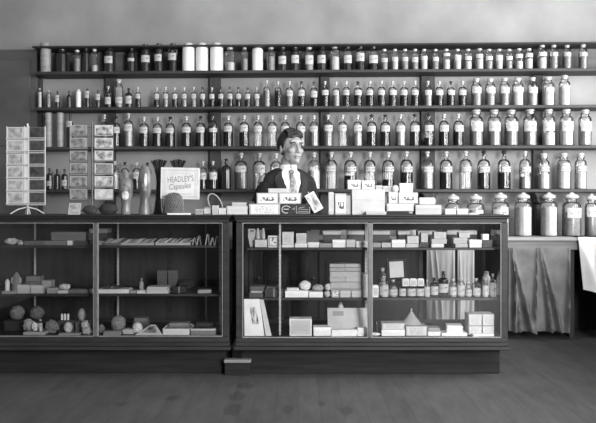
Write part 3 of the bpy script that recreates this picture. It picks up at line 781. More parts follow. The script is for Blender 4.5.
blob('dark_felt_pad', 88, 15, 205, TOPZ, 4.78, .05, 'small dark rounded pad under the dark postcard rack', 'pad', .5, .15)
# two painted vases
def vase(px, ya, prof_px, label, m, med):
    d = 4.90
    e = thing('painted_vase', label, 'vase', (PX(px, d), d-D0, TOPZ))
    zt = PZ(ya, d)-TOPZ; yb = HY+(CZ-TOPZ)*F/d
    pr = [(w*d/F/2, max(0, PZ(y, d)-TOPZ)) for w, y in prof_px]
    MB().lathe(pr, 28).build('body', m, e, sharp=60)
    return e, d
vm1 = mat('glazed_vase_grey', .17, .3, .07, 14, spec=.5, stretch=(1, 1, .6))
vm2 = mat('glazed_vase_mid', .13, .3, .07, 14, spec=.5, stretch=(1, 1, .5))
e, d = vase(126.2, 178, [(9.5,215),(10.2,214),(10.4,211),(9.2,206),(10.5,200),(13,193),(14.2,187),(13.6,182),(11,179.5),(8,178.5),(6.6,178),(6.4,176.5),(8,174),(8.2,172.6),(6.5,172.6),(5.4,174)], 'pale painted vase with wide shoulder beside the dark postcard rack', vm1, 1)
r = 14.3*d/F/2
def medallion(e, r, z0, z1, half, m, name='painted_medallion', off=.0015, rot=0):
    g = MB()
    g.grid(12, 12, lambda a, b: ((r+off)*math.sin(half*(2*a-1)*math.sqrt(max(0, 1-(2*b-1)**2))+rot), -(r+off)*math.cos(half*(2*a-1)*math.sqrt(max(0, 1-(2*b-1)**2))+rot), z0+(z1-z0)*b))
    return link(name, g.mesh(name, sharp=80), m, e)
medallion(e, r*.98, PZ(198, d)-TOPZ, PZ(184, d)-TOPZ, .75, picture('vase_dark_paint', .03, .22, 31, .04))
medallion(e, r*.985, PZ(200, d)-TOPZ, PZ(191, d)-TOPZ, .5, picture('vase_pale_paint', .30, .70, 33, .3), 'painted_figure', .003, .12)
e, d = vase(145, 166, [(11.5,215),(12.4,214.4),(12.6,212),(11.6,208),(9.6,203),(9.2,199),(10.6,194),(12.8,188),(13.6,182),(13,176),(11,171),(8.8,168),(7.6,167),(7.2,166.5),(5.5,167.5)], 'tall waisted vase with dark painted bloom left of the capsule sign', vm2, 2)
r = 13.4*d/F/2
medallion(e, r*.96, PZ(192, d)-TOPZ, PZ(183, d)-TOPZ, .5, picture('vase_dark_paint', .03, .22, 31, .04), rot=.1)
medallion(e, r*1.0, PZ(187, d)-TOPZ, PZ(173, d)-TOPZ, .22, picture('vase_pale_paint', .30, .70, 33, .3), 'painted_highlight', .0025, .3)
# dark trumpet vases holding feathery stems, behind the sign
dvm = mat('dark_glazed_vase', .014, .35, .006, 20, spec=.4)
def trumpet(px, d, ytop, label):
    e = thing('trumpet_vase', label, 'vase', (PX(px, d), d-D0, TOPZ))
    h = PZ(ytop+9, d)-TOPZ
    MB().lathe([(.038, 0), (.040, .006), (.034, .03), (.024, h*.35), (.018, h*.7), (.022, h*.85), (.030, h*.97), (.031, h), (.026, h*.98), (.012, h*.8)], 22).build('body', dvm, e, sharp=60)
    for k in range(9):
        a = (k-4)/4; z1 = PZ(ytop+abs(a)*1.5, d)-TOPZ
        g = MB()
        pts = [(0, 0, h*.7), (a*.018, 0, h), (a*.048, .012*math.sin(k*2), z1)]
        g.tube(pts, .0035, 6, .0045)
        for q in range(6):
            t = q/5; x = a*(.022+.028*t); z = h+(z1-h)*t
            g.ball((x, .012*math.sin(k*2)*t, z), .0075, .006, .008, 8, 5)
        g.build('stem', dvm, e)
    return e
trumpet(159, 5.02, 160, 'dark vase of dark feathery stems, left edge of the capsule sign')
trumpet(178, 5.10, 160, 'dark vase with feathery stems rising behind the capsule sign')
# the sign
d = 4.93; sx = PX(179.6, d); sw_ = 39*d/F; z0, z1 = PZ(199, d), PZ(167.6, d)
e = thing('advertising_sign', 'white printed card sign with an ornamental border and the word Capsules', 'sign', (sx, d-D0, TOPZ))
tz = z0-TOPZ
sM = Matrix.Rotation(math.radians(1.2), 4, 'Y')
hS = z1-z0
MB().box(-sw_/2, sw_/2, 0, .004, tz, tz+hS, sM).build('board', card(.62), e)
MB().prism([(-.03, 0), (.03, 0), (.02, tz+hS*.6), (-.02, tz+hS*.6)], .008, .012).build('easel_strut', card(.35), e)
g = MB(); mg = mat('sign_grey_ink', .42, .8, .05, 30)
def bar(x0, x1, za, zb, mb): mb.box(-sw_/2+sw_*x0, -sw_/2+sw_*x1, -.0006, .0002, tz+hS*za, tz+hS*zb, sM)
for k in range(34):
    x = .05+.9*k/34
    for zz in (.06, .90): bar(x, x+.016, zz, zz+.035, g); 
    if k % 2: bar(x-.01, x+.012, .045, .055, g)
for k in range(24):
    z = .07+.86*k/24
    for xx in (.045, .085, .875, .92): bar(xx, xx+.022, z, z+.02, g)
bar(.125, .13, .12, .87, g); bar(.868, .873, .12, .87, g); bar(.125, .873, .865, .872, g)
g.build('printed_border', mg, e)
def text(body, size, x, z, parent, m, name, rot=0, shear=0, ybase=-.0007, wx=1.0, extr=.0002):
    c = bpy.data.curves.new(name, 'FONT'); c.body = body; c.size = size; c.align_x = 'CENTER'; c.align_y = 'CENTER'; c.shear = shear; c.extrude = extr; c.resolution_u = 3
    o = bpy.data.objects.new(name, c); COL.objects.link(o)
    dg = bpy.context.evaluated_depsgraph_get(); me = bpy.data.meshes.new_from_object(o.evaluated_get(dg))
    bpy.data.objects.remove(o); me.name = name
    me.transform(Matrix.Translation((x, ybase, z)) @ Matrix.Rotation(-rot, 4, 'Y') @ Matrix.Rotation(PI/2, 4, 'X') @ Matrix.Diagonal((wx, 1, 1, 1)))
    me.materials.clear()
    return link(name, me, m, parent)
ink = mat('sign_dark_ink', .16, .8)
text("HEADLEY'S", .056, .006, tz+hS*.625, e, ink, 'headline_lettering', math.radians(4), 0, wx=.66)
text('Capsules', .056, 0, tz+hS*.40, e, ink, 'script_lettering', math.radians(5), .25, wx=.76)
g = MB()
for k in range(22): bar(.24+.024*k, .24+.024*k+.015, .80, .825, g)
for k in range(16): bar(.30+.03*k, .30+.03*k+.02, .145, .18, g)
bar(.24, .46, .735, .742, g)
g.build('small_print', mg, e)
# domed woven box in front of the sign
d = 4.82
e = thing('domed_basket', 'small dark domed woven basket in front of the capsule sign', 'basket', (PX(172.5, d), d-D0+.05, TOPZ))
g = MB(); R = 19*d/F/2; H = PZ(192.5, d)-TOPZ
pr = [(R*.92, 0), (R, .012), (R*1.02, H*.35), (R*.97, H*.62), (R*.8, H*.85), (R*.5, H*.96), (R*.1, H)]
g.lathe(pr, 30); g.build('basket_body', mat('woven_dark', .07, .7, .06, 90, .5, .3), e, sharp=60)
g = MB()
for k in range(22):
    a = 2*PI*k/22
    g.tube([(r_*1.02*math.cos(a+z_*9), r_*1.02*math.sin(a+z_*9), z_) for r_, z_ in pr[1:]], .0016, 5)
    g.tube([(r_*1.02*math.cos(a-z_*9), r_*1.02*math.sin(a-z_*9), z_) for r_, z_ in pr[1:]], .0016, 5)
g.build('weave', mat('weave_pale', .16, .6), e)
goods('f', 167, 190, 210.3, TOPZ, 4.75, .03, .75, 'thin white paper strip lying in front of the domed basket', 'paper', y1=212)
# clutter of little boxes right of the sign
G1 = 'cartons on the counter top'
goods('c', 195, 203, 209, TOPZ, 4.78, .05, .30, 'small grey carton below the leaning oval disc', group=G1)
goods('p', 203.5, 211, 207.5, TOPZ, 4.80, .05, .22, 'small dull packet right of the grey carton under the disc', 'packet')
goods('c', 212, 218, 205.5, TOPZ, 4.78, .05, .42, 'small pale carton at the left end of the carton row', group=G1)
goods('t', 218.5, 226, 208, TOPZ, 4.80, .07, .45, 'low light grey carton left of the stacked counter cartons', group=G1)
a = goods('t', 226.5, 247.5, 206, TOPZ, 4.80, .09, .46, 'pale lettered carton left of the long grey carton, under another', group=G1)
goods('c', 232, 246, 202.5, top(a), 4.82, .07, .45, 'flat light carton on top of the pale lettered carton', group=G1)
# dark roll
d = 5.08
e = thing('paper_roll', 'dark grey roll lying behind the cartons left of the shopkeeper', 'roll', (PX(238, d), d-D0, TOPZ))
M90 = Matrix.Rotation(PI/2, 4, 'Y')
g = MB().lathe([(.030, -.11), (.044, -.108), (.046, 0), (.044, .108), (.030, .11)], 24, M=Matrix.Translation((0, 0, .0465)) @ M90)
g.build('roll_body', mat('dark_roll_paper', .10, .7, .02, 20), e)
MB().lathe([(.012, .110), (.030, .111), (.028, .118), (.010, .120)], 18, M=Matrix.Translation((0, 0, .0465)) @ M90).build('roll_end', card(.35), e)
a = goods('r', 249, 280, 204, TOPZ, 4.80, .11, .40, 'long light grey carton in front of shopkeeper under the ornament cartons', group=G1)
b1 = goods('o', 256.6, 278.4, 193, top(a), 4.82, .06, .42, 'white carton with dark ornament, left one before the shopkeeper', group=G1)
k = thing('counter_carton', 'dark carton with white ring emblem and framed lettering before the shopkeeper', 'box', (PX(295.4, 4.80), 4.80-D0, TOPZ+.0004))
w_ = 30.6*4.80/F; h_ = top(a)-TOPZ-.001
MB().box(-w_/2, w_/2, 0, .10, 0, h_*.55).build('box_body', card(.035), k, bevel=.0012)
MB().box(-w_/2, w_/2, 0, .10, h_*.55+.0002, h_).build('lid', card(.04), k, bevel=.0012)
g = MB(); wht = card(.55)
xr = -w_/2+w_*.20; zr = h_*.48
for i in range(24):
    a0 = -2.0+4.6*i/24; 
    def q(a_): return (xr+.029*math.cos(a_+PI/2+.9), -.0008, zr+.024*math.sin(a_+PI/2+.9))
    g.tube([q(a0), q(a0+4.6/24)], .0028, 6)
g.tube([(xr-.018, -.0008, zr+.002), (xr+.018, -.0008, zr+.002)], .003, 6)
g.build('ring_emblem', wht, k)
g = MB()
g.tube([(-w_*.11, -.0008, zr+.0), (-w_*.075, -.0008, zr+.008), (-w_*.05, -.0008, zr-.004), (-w_*.03, -.0008, zr+.012)], .0026, 6)
xa, xb = w_*.03, w_*.46
for p, q_ in (((xa, zr-.024), (xb, zr-.024)), ((xa, zr-.024), (xa, zr+.024)), ((xb, zr-.024), (xb, zr+.018)), ((xa+.01, zr+.004), (xb-.008, zr-.002)), ((xa+.012, zr-.012), (xb-.01, zr-.014)), ((xa+.02, zr+.012), (xa+.055, zr+.016))):
    g.tube([(p[0], -.0008, p[1]), (q_[0], -.0008, q_[1])], .0017, 6)
g.build('framed_lettering', card(.40), k)
b2 = goods('o', 278.9, 301.2, 193, top(a), 4.82, .06, .42, 'white carton with dark ornament, right one before the shopkeeper', group=G1)
goods('t', 268, 290.5, 188.5, top(b1), 4.83, .05, .42, 'pale carton bridging the two white ornament cartons', group=G1)
# leaning patterned packet
d = 4.80
e = thing('patterned_packet', 'tilted pale packet with a flowery print leaning beside the dark carton', 'packet', (PX(315, d), d-D0, TOPZ))
Mt = Matrix.Translation((-.004, 0, .018)) @ Matrix.Rotation(math.radians(-30), 4, 'Y')
wq, hq = 10.5*d/F, 20*d/F
MB().box(-wq*.2, wq*.8, 0, .022, 0, hq, Matrix.Translation((.012, 0, -.003)) @ Mt).build('packet_body', card(.62), e, bevel=.002)
Mq = Matrix.Translation((.012, 0, -.003)) @ Mt
g = MB().grid(1, 1, lambda a, b: Mq @ Vector((-wq*.14+wq*.88*a, -.0008, hq*(.05+.9*b))))
link('printed_face', g.mesh('printed_face', smooth=False), picture('flowery_print', .16, .62, 5, .6), e)
MB().tube([Mq @ Vector((wq*.3, .011, hq)), Mq @ Vector((wq*.3, .011, hq+.012))], .004).build('metal_cap', capw, e)
# upright box, white card and the big white box
goods('p', 328.5, 334, 192.6, TOPZ, 4.80, .08, .47, 'narrow upright pale packet right of the tilted flowery packet', 'packet')
e = goods('o', 335, 346.2, 193.6, TOPZ, 4.79, .10, .42, 'upright white carton with a dark bow print left of big white box', group=G1)
big = goods('c', 352, 385, 189.5, TOPZ, 4.80, .16, .47, 'big plain white box on the counter right of the shopkeeper', group=G1)
MB().box(-33*4.8/F/2-.001-5.5*4.8/F, -33*4.8/F/2-.002, .03, .15, 0, (210-191)*4.8/F).build('turned_flap', card(.40), big, bevel=.002)
goods('c', 366, 386.5, 211.6, TOPZ, 4.735, .055, .42, 'low white carton lying in front of the big white box', group=G1)
tb = top(big)
goods('o', 347.5, 361, 179.8, tb, 4.83, .09, .42, 'white carton with dark flower on the big white box, left one', group=G1)
goods('o', 361.5, 375, 180.3, tb, 4.83, .09, .42, 'white carton with dark flower on the big white box, right one', group=G1)
goods('c', 375.6, 382.5, 185.4, tb, 4.84, .09, .42, 'small grey carton beside the flowered cartons on the big white box', group=G1)
# the next pile
a = goods('c', 385.5 + 1.2, 409.5, 211.4, TOPZ, 4.80, .14, .03, 'flat dark carton at the bottom of the pile right of big box', group=G1)
b = goods('t', 386.8, 414, 203.6, top(a), 4.81, .13, .42, 'wide white carton lying on the flat dark carton', group=G1)
c = goods('o', 388.6, 397.8, 192, top(b), 4.82, .10, .47, 'white carton with dark mark, left one on the wide white carton', group=G1)
c2 = goods('o', 398.4, 418, 192.6, top(b), 4.82, .10, .42, 'white carton with dark sprig, right one on the wide white carton', group=G1)
goods('c', 382.9, 392, 186, tb if False else top(c), 4.86, .06, .42, 'small grey carton topmost on the pile beside the white ball', group=G1)
blob('white_ball', 395.5, 7.2, 184.8, top(c2), 4.83, .47, 'white round ball on the carton pile right of the big box', 'ball', 1, .03, bump=.1)
goods('c', 399.5, 413, 183.2, top(c2), 4.85, .07, .52, 'light grey carton on top of the white carton with dark sprig', group=G1)
a = goods('c', 415.5, 441.5, 205, TOPZ, 4.80, .14, .42, 'long white carton with a paper roll on top, right of pile', group=G1)
e = thing('white_paper_roll', 'white paper roll lying on the long white carton', 'roll', (PX(427.6, 4.86), 4.86-D0+.03, top(a)+.0005))
g = MB().lathe([(.018, -.052), (.024, -.050), (.024, .050), (.018, .052)], 20, M=Matrix.Translation((0, 0, .0242)) @ M90); g.build('roll_body', card(.72), e)
MB().lathe([(.004, .0525), (.017, .0526), (.015, .056), (.004, .057)], 14, M=Matrix.Translation((0, 0, .0242)) @ M90).build('roll_core', card(.3), e)
goods('t', 445, 456.3, 208.8, TOPZ, 4.80, .09, .42, 'small white carton, left of the two before the glass jars', group=G1)
goods('t', 456.8, 468.4, 208.8, TOPZ, 4.80, .09, .42, 'small white carton, right of the two before the glass jars', group=G1)
goods('f', 468.5, 479, 213, TOPZ, 4.80, .09, .42, 'thin white paper pile at the right end of the counter goods', 'paper')
# ---------------------------------------------------------------- goods inside the right case
GR = 'cartons in the right showcase'
d = 4.885; s = RU_
UPR = 'upper shelf, right showcase'
# leaning pale card with a dark corner
e = thing('show_card', 'pale pointed show card leaning at left end of upper shelf, right case', 'card', (PX(251.5, d), d-D0+.04, s))
MB().prism([(-.012, .002), (.006, .002), (.022, .09), (.022, .125), (-.026, .125), (-.026, .07)], 0, .003).build('card_face', card(.42), e)
MB().prism([(-.012, .105), (.012, .105), (.012, .115), (-.012, .115)], -.001, 0).build('dark_band', card(.12), e)
a = goods('r', 254.5, 267.5, 239.5, s, d, .09, .30, 'grey carton with two pointed vials on it, upper shelf', group=GR)
for px, n in ((257.6, 'left'), (263, 'right')):
    e = thing('pointed_vial', f'pale pointed vial, {n} one on the grey carton, upper shelf', 'vial', (PX(px, d), d-D0+.04, top(a)+.0005), 0, 'pointed vials')
    MB().lathe([(.010, 0), (.014, .004), (.014, .02), (.010, .045), (.005, .058)], 14).build('body', card(.45), e)
    MB().lathe([(.006, .0582), (.007, .060), (.006, .072), (.002, .074)], 12).build('tip', card(.65), e)
goods('d', 268, 278.3, 235.8, s, d, .08, .76, 'white carton with dark dotted print, left of metal standard, upper shelf', group=GR)
a = goods('c', 281.8, 294, 245, s, d, .08, .82, 'low white carton under a taller grey carton, upper shelf', group=GR)
goods('r', 282.2, 293.8, 232, top(a), d+.005, .07, .56, 'tall light grey carton on a low white one, upper shelf', group=GR)
a = goods('c', 294.8, 307.4, 243.5, s, d, .08, .76, 'pale carton at the bottom of a pair beside the tall grey carton', group=GR)
goods('t', 296.2, 306.4, 233.5, top(a), d+.005, .07, .70, 'pale lettered carton topmost of a pair beside the tall grey carton', group=GR)
goods('c', 308, 319.2, 242.4, s, d, .08, .76, 'low white carton in front of the grey upright board, upper shelf', group=GR)
e = thing('grey_board', 'grey upright board leaning behind low white carton on the upper shelf', 'board', (PX(313, 5.12), 5.12-D0, s))
MB().box(-.045, .045, 0, .006, .0006, .105).build('board_face', card(.16), e); MB().prism([(-.02, 0), (.02, 0), (.0, .08)], .0065, .01).build('board_strut', card(.1), e)
goods('c', 319.6, 331.8, 243.5, s, d, .08, .32, 'low grey carton left of the square white carton, upper shelf', group=GR)
goods('c', 332.4, 345.6, 239.8, s, d, .09, .82, 'square plain white carton left of the mullion, upper shelf', group=GR)
goods('t', 346.2, 355.6, 239.6, s, d, .08, .36, 'grey lettered carton between two white cartons, upper shelf', group=GR)
goods('l', 356.2, 367.6, 241.2, s, d, .08, .70, 'white carton with a small dark label beside mullion, upper shelf', group=GR)
goods('c', 373, 381, 243, s, d, .08, .36, 'low grey carton just right of the mullion, upper shelf', group=GR)
goods('t', 381.6, 391, 242.8, s, d, .08, .50, 'second low grey carton right of the mullion, upper shelf', group=GR)
goods('c', 391.7, 405.4, 239.8, s, d, .10, .84, 'square plain white carton right of the mullion, upper shelf', group=GR)
a = goods('c', 406, 418.6, 244, s, d, .09, .64, 'low white carton under a grey carton, middle of the upper shelf', group=GR)
goods('r', 407, 419, 235.8, top(a), d+.01, .08, .36, 'grey carton resting on a low white one, middle of upper shelf', group=GR)
a = goods('c', 419.4, 430.6, 242.6, s, d+.05, .09, .10, 'dark carton standing back under grey ones, upper shelf', group=GR)
goods('r', 421, 428, 233, top(a), d+.055, .06, .50, 'small upright grey carton on the dark carton, upper shelf', group=GR)
a = goods('c', 431.4, 444, 244, s, d, .09, .84, 'low bright white carton under lettered grey carton, upper shelf', group=GR)
b = goods('t', 431.6, 447, 239, top(a), d+.006, .08, .50, 'grey lettered carton on low bright white carton, upper shelf', group=GR)
goods('r', 434, 446.4, 232, top(b), d+.01, .07, .54, 'topmost light carton of the three-high pile, upper shelf', group=GR)
a = goods('c', 455.4, 468, 244, s, d, .09, .56, 'low pale carton beside big white carton, right end of shelf', group=GR)
b = goods('t', 453.4, 467.4, 238, top(a), d+.006, .08, .50, 'grey lettered carton on the low pale carton, right end', group=GR)
goods('r', 459, 470, 232.6, top(b), d+.012, .07, .56, 'topmost carton of the right-hand pile, upper shelf', group=GR)
goods('c', 469.4, 481.8, 240, s, d-.01, .10, .86, 'bright white carton at the right of the upper shelf', group=GR)
a = goods('c', 482.4, 492.4, 240.2, s, d, .10, .10, 'dark grey carton at the very right end of the upper shelf', group=GR)
goods('c', 482.6, 489, 234.2, top(a), d+.005, .05, .84, 'small white carton on the dark carton, right end', group=GR)
# back row: grey boxes with white lids
for i, (p0, p1) in enumerate(((323, 341), (347.4, 364.4), (373, 390), (398, 410.4), (418, 436), (447, 477))):
    dd = 5.17; w = (p1-p0)*dd/F
    e = thing('lidded_box', f'dark box with a white lid, {ORD[i]} from left, back of upper shelf', 'box', (PX((p0+p1)/2, dd), dd-D0, s+.0004), 0, 'white-lidded boxes at the back of the upper shelf')
    h = PZ(230.8, dd)-s
    MB().box(-w/2+.002, w/2-.002, .002, .10, 0, h-.028).build('box_body', card(.12), e, bevel=.0015)
    MB().box(-w/2, w/2, 0, .102, h-.0278, h).build('lid', card(.84), e, bevel=.002)
# ---- lower shelf
s = RL_; d = 4.885; LOW = 'lower shelf'
a = goods('f', 249.5, 263, 293, s, d, .14, .12, 'pile of dark papers at the left end of the lower shelf, right case', 'papers')
b = goods('f', 251, 262.6, 291.2, top(a), d+.01, .12, .55, 'white papers in the dark pile, left end of lower shelf', 'papers', rz=.06)
goods('f', 250, 264, 286.5, top(b), d+.01, .12, .14, 'dark papers topmost of the pile, left end of lower shelf', 'papers', rz=-.05)
a = goods('s', 264.6, 283.4, 289, s, d, .14, .06, 'dark tied parcel beside the paper pile, lower shelf', 'parcel')
goods('f', 266, 281, 286.5, top(a), d+.02, .10, .10, 'dark papers lying on the dark tied parcel', 'papers')
a = goods('c', 285, 308.4, 291, s, d, .11, .88, 'wide white carton with a white ball on it, lower shelf', group=GR)
goods('f', 287, 299, 288, top(a), d+.02, .06, .72, 'thin white papers on the wide white carton', 'papers')
blob('round_sponge', 305, 12, 280.6, top(a), d+.005, .70, 'white round sponge on the wide white carton, lower shelf', 'sponge', .9, .06, bump=.2)
a = goods('c', 309, 323, 292, s, d, .10, .86, 'white carton with a mottled sponge on it, lower shelf', group=GR)
blob('mottled_sponge', 318, 11.5, 284.6, top(a), d+.005, .36, 'grey mottled sponge on a white carton, lower shelf', 'sponge', .8, .14)
for i, (px, y0, w, v, l) in enumerate(((327.4, 291, 6.4, .45, 'grey round puff at the foot of the stacked white slabs'), (328, 283.5, 5.8, .56, 'pale round puff left of the slab stack, upper one of two'), (334.2, 286, 6, .52, 'pale round puff against the left of the slab stack'))):
    base = s if i == 0 else (PZ(290.9, d)+.001 if i == 1 else None)
    if i == 2: continue
    blob('powder_puff', px, w, y0, base, d, v, l, 'puff', 1, .12)
sm = []
for i, (p0, p1, v) in enumerate(((331.4, 339.4, .56), (340, 350.8, .50), (351.4, 361.6, .50))):
    sm.append(goods('t' if i else 'd', p0, p1, 290.6, s, d, .10, v, f"small pale carton under the slab stack, {ORD[i]} from left", group=GR))
tz_ = max(top(x) for x in sm)
lay = tz_
for i, (p0, p1, y0, v, rz) in enumerate(((330, 362, 288, .30, 0), (330.4, 361.4, 282.4, .46, .02), (329.6, 361.8, 277, .40, 0), (330, 361, 272, .46, -.015), (329.4, 361, 267.8, .34, 0), (329.4, 360.6, 264, .38, .01))):
    o = goods('f' if i in (1, 3) else 's', p0, p1, y0, lay, d+.01, .12, v, f"flat grey parcel, {ORD[i]} from the bottom of the tall lower-shelf stack", 'parcel', 'flat parcels stacked on the lower shelf', rz, name='flat_parcel')
    lay = top(o)
goods('t', 362.6, 367.8, 274, s, d, .10, .56, 'tall narrow carton beside the parcel stack, left of mullion', group=GR)
GB = 'bottles on the lower shelf of the right case'
goods('p', 372.6, 378.6, 286, s, d, .06, .82, 'upright white packet right of the mullion, lower shelf', 'packet')
bottle_in(384.6, 9.6, 276.4, s, d, 'T', 'c', 'w', .6, (.10, .52), 'tall white-labelled bottle right of the mullion, lower shelf', group=GB)
bottle_in(393.8, 8.8, 280, s, d, 'T', 'c', 'g', .58, (.12, .45), 'grey-filled bottle beside the tall white-labelled bottle, lower shelf', group=GB)
bottle_in(383, 6.6, 268, s, d+.20, 'S', 'c', 'w', .6, None, 'white jar behind the labelled bottles, beside the dark picture frame', 'jar')
# picture frame at the back
dd = 5.10; e = thing('framed_picture', 'dark picture frame tilted with a white card, back of lower shelf', 'frame', (PX(397.4, dd), dd-D0, s))
Mf = Matrix.Translation((0, 0, .14)) @ Matrix.Rotation(math.radians(-3), 4, 'Y')
Wf, Hf = 20*dd/F, 22*dd/F; t = .02
zf = PZ(258.5, dd)-s
Mf = Matrix.Translation((0, 0, zf-Hf)) @ Matrix.Rotation(math.radians(-3), 4, 'Y')
g = MB()
for a_ in ((-Wf/2, -Wf/2+t, 0, Hf), (Wf/2-t, Wf/2, 0, Hf), (-Wf/2+t, Wf/2-t, Hf-t, Hf), (-Wf/2+t, Wf/2-t, 0, t)): g.box(a_[0], a_[1], 0, .015, a_[2], a_[3], Mf)
g.build('frame_rails', wood, e, bevel=.002)
MB().box(-Wf/2+t+.001, Wf/2-t-.001, .008, .012, t+.001, Hf-t-.001, Mf).build('card', card(.62), e)
MB().box(-.035, .035, .016, .03, .001, zf-Hf*.4).build('stand', card(.1), e)
# nine little white-labelled jars and packets
jr = []
for i, (px, w) in enumerate(((403, 7), (412, 9), (420.6, 8.2))):
    jr.append(bottle_in(px, w, 286.6, s, d, 'J', 'k', '-', 0, (.12, .80), f"small jar with big white label, {ORD[i]} of three under white packets", 'jar', 'small labelled jars on the lower shelf'))
pz = PZ(286.6, d)+.0015
for i, (p0, p1) in enumerate(((402.4, 409.4), (410, 417), (417.6, 424.2))):
    goods('p', p0, p1, 279.4, pz, d+.004, .045, .74, f"white packet on the small labelled jars, {ORD[i]} of three", 'packet', 'white packets on small jars')
bottle_in(427.6, 5.8, 280, s, d, 'T', 'c', 'w', .6, (.08, .6), 'slim white-labelled bottle right of the three small jars', group=GB)
bottle_in(435, 8, 278, s, d, 'T', 'k', '-', 0, (.12, .56), 'dark bottle with white label, smaller of two dark ones, lower shelf', group=GB)
bottle_in(444.4, 9.8, 271.6, s, d, 'T', 'k', '-', 0, (.18, .52), 'tallest dark bottle with white label on the lower shelf', group=GB)
bottle_in(453.6, 7.2, 279, s, d, 'S', 'c', 'g', .6, (.12, .55), 'grey bottle with white label just right of tallest dark bottle', group=GB)
bottle_in(461.6, 8, 278.4, s, d, 'S', 'c', 'g', .6, (.10, .62), 'square-shouldered bottle with tall white label, second right of dark bottle', group=GB)
bottle_in(469.2, 6.2, 282, s, d, 'S', 'c', 'g', .55, (.1, .5), 'short slim bottle third right of the tallest dark bottle', group=GB)
bottle_in(477.2, 8.4, 278.6, s, d+.005, 'D', 'c', 'g', .5, (.1, .48), 'round-shouldered grey bottle fourth right of the tallest dark bottle', group=GB)
bottle_in(486, 6, 278, s, d, 'S', 'c', 'w', .6, (.1, .6), 'slim white bottle near the right end of the lower shelf', group=GB)
bottle_in(487.4, 8, 271.4, s, d+.13, 'S', 'w', '-', 0, None, 'white jar with wide lid behind the bottles at the right end', 'jar')
bottle_in(493.6, 6.4, 274, s, d, 'T', 'c', 'w', .6, (.08, .56), 'tall pale bottle last at the right end of the lower shelf', group=GB)
# ---- deck
s = DKR; d = 4.835
e = thing('show_picture', 'white card panel with dark flower print leaning in the left corner', 'picture', (PX(256, d), d-D0, s))
pts = [(-11.4, 337), (8.4, 337), (3.4, 299), (-12.2, 299.8)]
W = lambda p, dy: ((p[0])*d/F, dy, max(.0008, PZ(p[1], d)-s))
def lean(a, b, y):
    x = (pts[0][0]*(1-a)+pts[1][0]*a)*(1-b)+(pts[3][0]*(1-a)+pts[2][0]*a)*b
    yy = 336.6*(1-b)+299.4*b
    return (x*d/F, y+.008*b, max(0, PZ(yy, d)-s)+.001)
MB().grid(1, 1, lambda a, b: lean(a, b, 0), .010).build('card_panel', card(.84), e)
MB().grid(10, 12, lambda a, b: lean(.30+.42*a+.12*(1-b), .30+.52*b, -.0012)).build('flower_print', picture('flower_print_mat', .05, .8, 3, .8), e)
def lean2(a, b, y):
    x = (9.6*(1-a)+15.6*a)*(1-b)+(3.8*(1-a)+7.4*a)*b
    return (x*d/F, y+.008*b, max(0, PZ(336.6*(1-b)+300*b, d)-s)+.001)
o = MB().grid(1, 1, lambda a, b: lean2(a, b, .002), .008).build('second_card', card(.60), None, (PX(256, d), d-D0, s))
tag(o, 'grey-edged card leaning just right of the flower print panel', 'card')
goods('t', 289.4, 311.8, 319, s, d, .10, .78, 'square white lettered carton on the case floor, left half', group=GR)
goods('c', 313.4, 331, 327.4, s, d, .10, .88, 'low white carton between the square carton and slanted panel', group=GR)
e = thing('display_board', 'wide pale board propped on the case floor left of mullion', 'board', (PX(348.6, d), d-D0+.06, s))
MB().grid(1, 1, lambda a, b: ((-20.4+40.4*a)*d/F, .06*b, .001+(PZ(309.4, d+.06)-s)*b), .01).build('board_face', mat('pale_mottled_board', .52, .8, .14, 4), e)
MB().grid(1, 1, lambda a, b: ((-15+11*a)*d/F, -.0014+.06*(.70+.18*b), .001+(PZ(309.4, d+.06)-s)*(.70+.18*b))).build('printed_patch', card(.30), e)
MB().prism([(-.02, .001), (.02, .001), (.0, .12)], .08, .085).build('strut', card(.3), e)
goods('f', 331.6, 357, 330, s, d-.01, .055, .88, 'white papers lying in front of the wide pale board', 'papers', rz=.03)
goods('f', 357.6, 369.6, 328, s, d-.005, .05, .86, 'white folded papers beside the mullion on the case floor', 'papers', rz=-.08)
a = goods('c', 333, 348, 318, s, d+.20, .10, .14, 'dark carton behind the wide pale board carrying a bottle', group=GR)
bottle_in(340.8, 5.6, 302.6, top(a), d+.215, 'S', 'w', '-', 0, None, 'small white bottle peeping over the wide pale board', 'bottle')
bottle_in(376.4, 6.4, 318, s, d+.02, 'T', 'k', '-', 0, None, 'small dark bottle on the case floor right of the mullion')
blob('white_wad', 376, 9, 333.2, s, d-.02, .7, 'crumpled white paper wad before the small dark bottle', 'paper', .35, .25, bump=.1)
a = goods('c', 381.6, 405, 330, s, d, .12, .88, 'low white carton under a grey one, right of small dark bottle', group=GR)
goods('r', 381.8, 404.6, 323.4, top(a), d+.004, .11, .50, 'grey carton lying on a low white carton, case floor', group=GR)
a = goods('r', 405.8, 427.4, 326.2, s, d, .12, .40, 'wide grey carton under the cone on the case floor', group=GR)
dd = d+.03
e = thing('cone_tent', 'grey pleated cone with a small knob standing on wide grey carton', 'cone', (PX(412.6, dd), dd-D0+.05, top(a)+.0005))
g = MB(); n = 28; vs = []; hc = PZ(311.4, dd)-top(a); R = 9.8*dd/F
for j in range(6):
    t = j/5
    for k in range(n):
        a_ = 2*PI*k/n; rr = (R*(1-t)**1.15+.003)*(1+.05*(1-t)*(1 if k % 2 else -1))
        vs.append((rr*math.cos(a_), .6*rr*math.sin(a_), hc*t))
fs = [(j*n+k, j*n+(k+1) % n, (j+1)*n+(k+1) % n, (j+1)*n+k) for j in range(5) for k in range(n)]+[tuple(range(n))[::-1], tuple(5*n+k for k in range(n))]
g.add(vs, fs); g.build('pleated_skirt', card(.32), e); MB().ball((0, 0, hc+.005), .007, .007, .008, 10, 6).build('knob', card(.55), e)
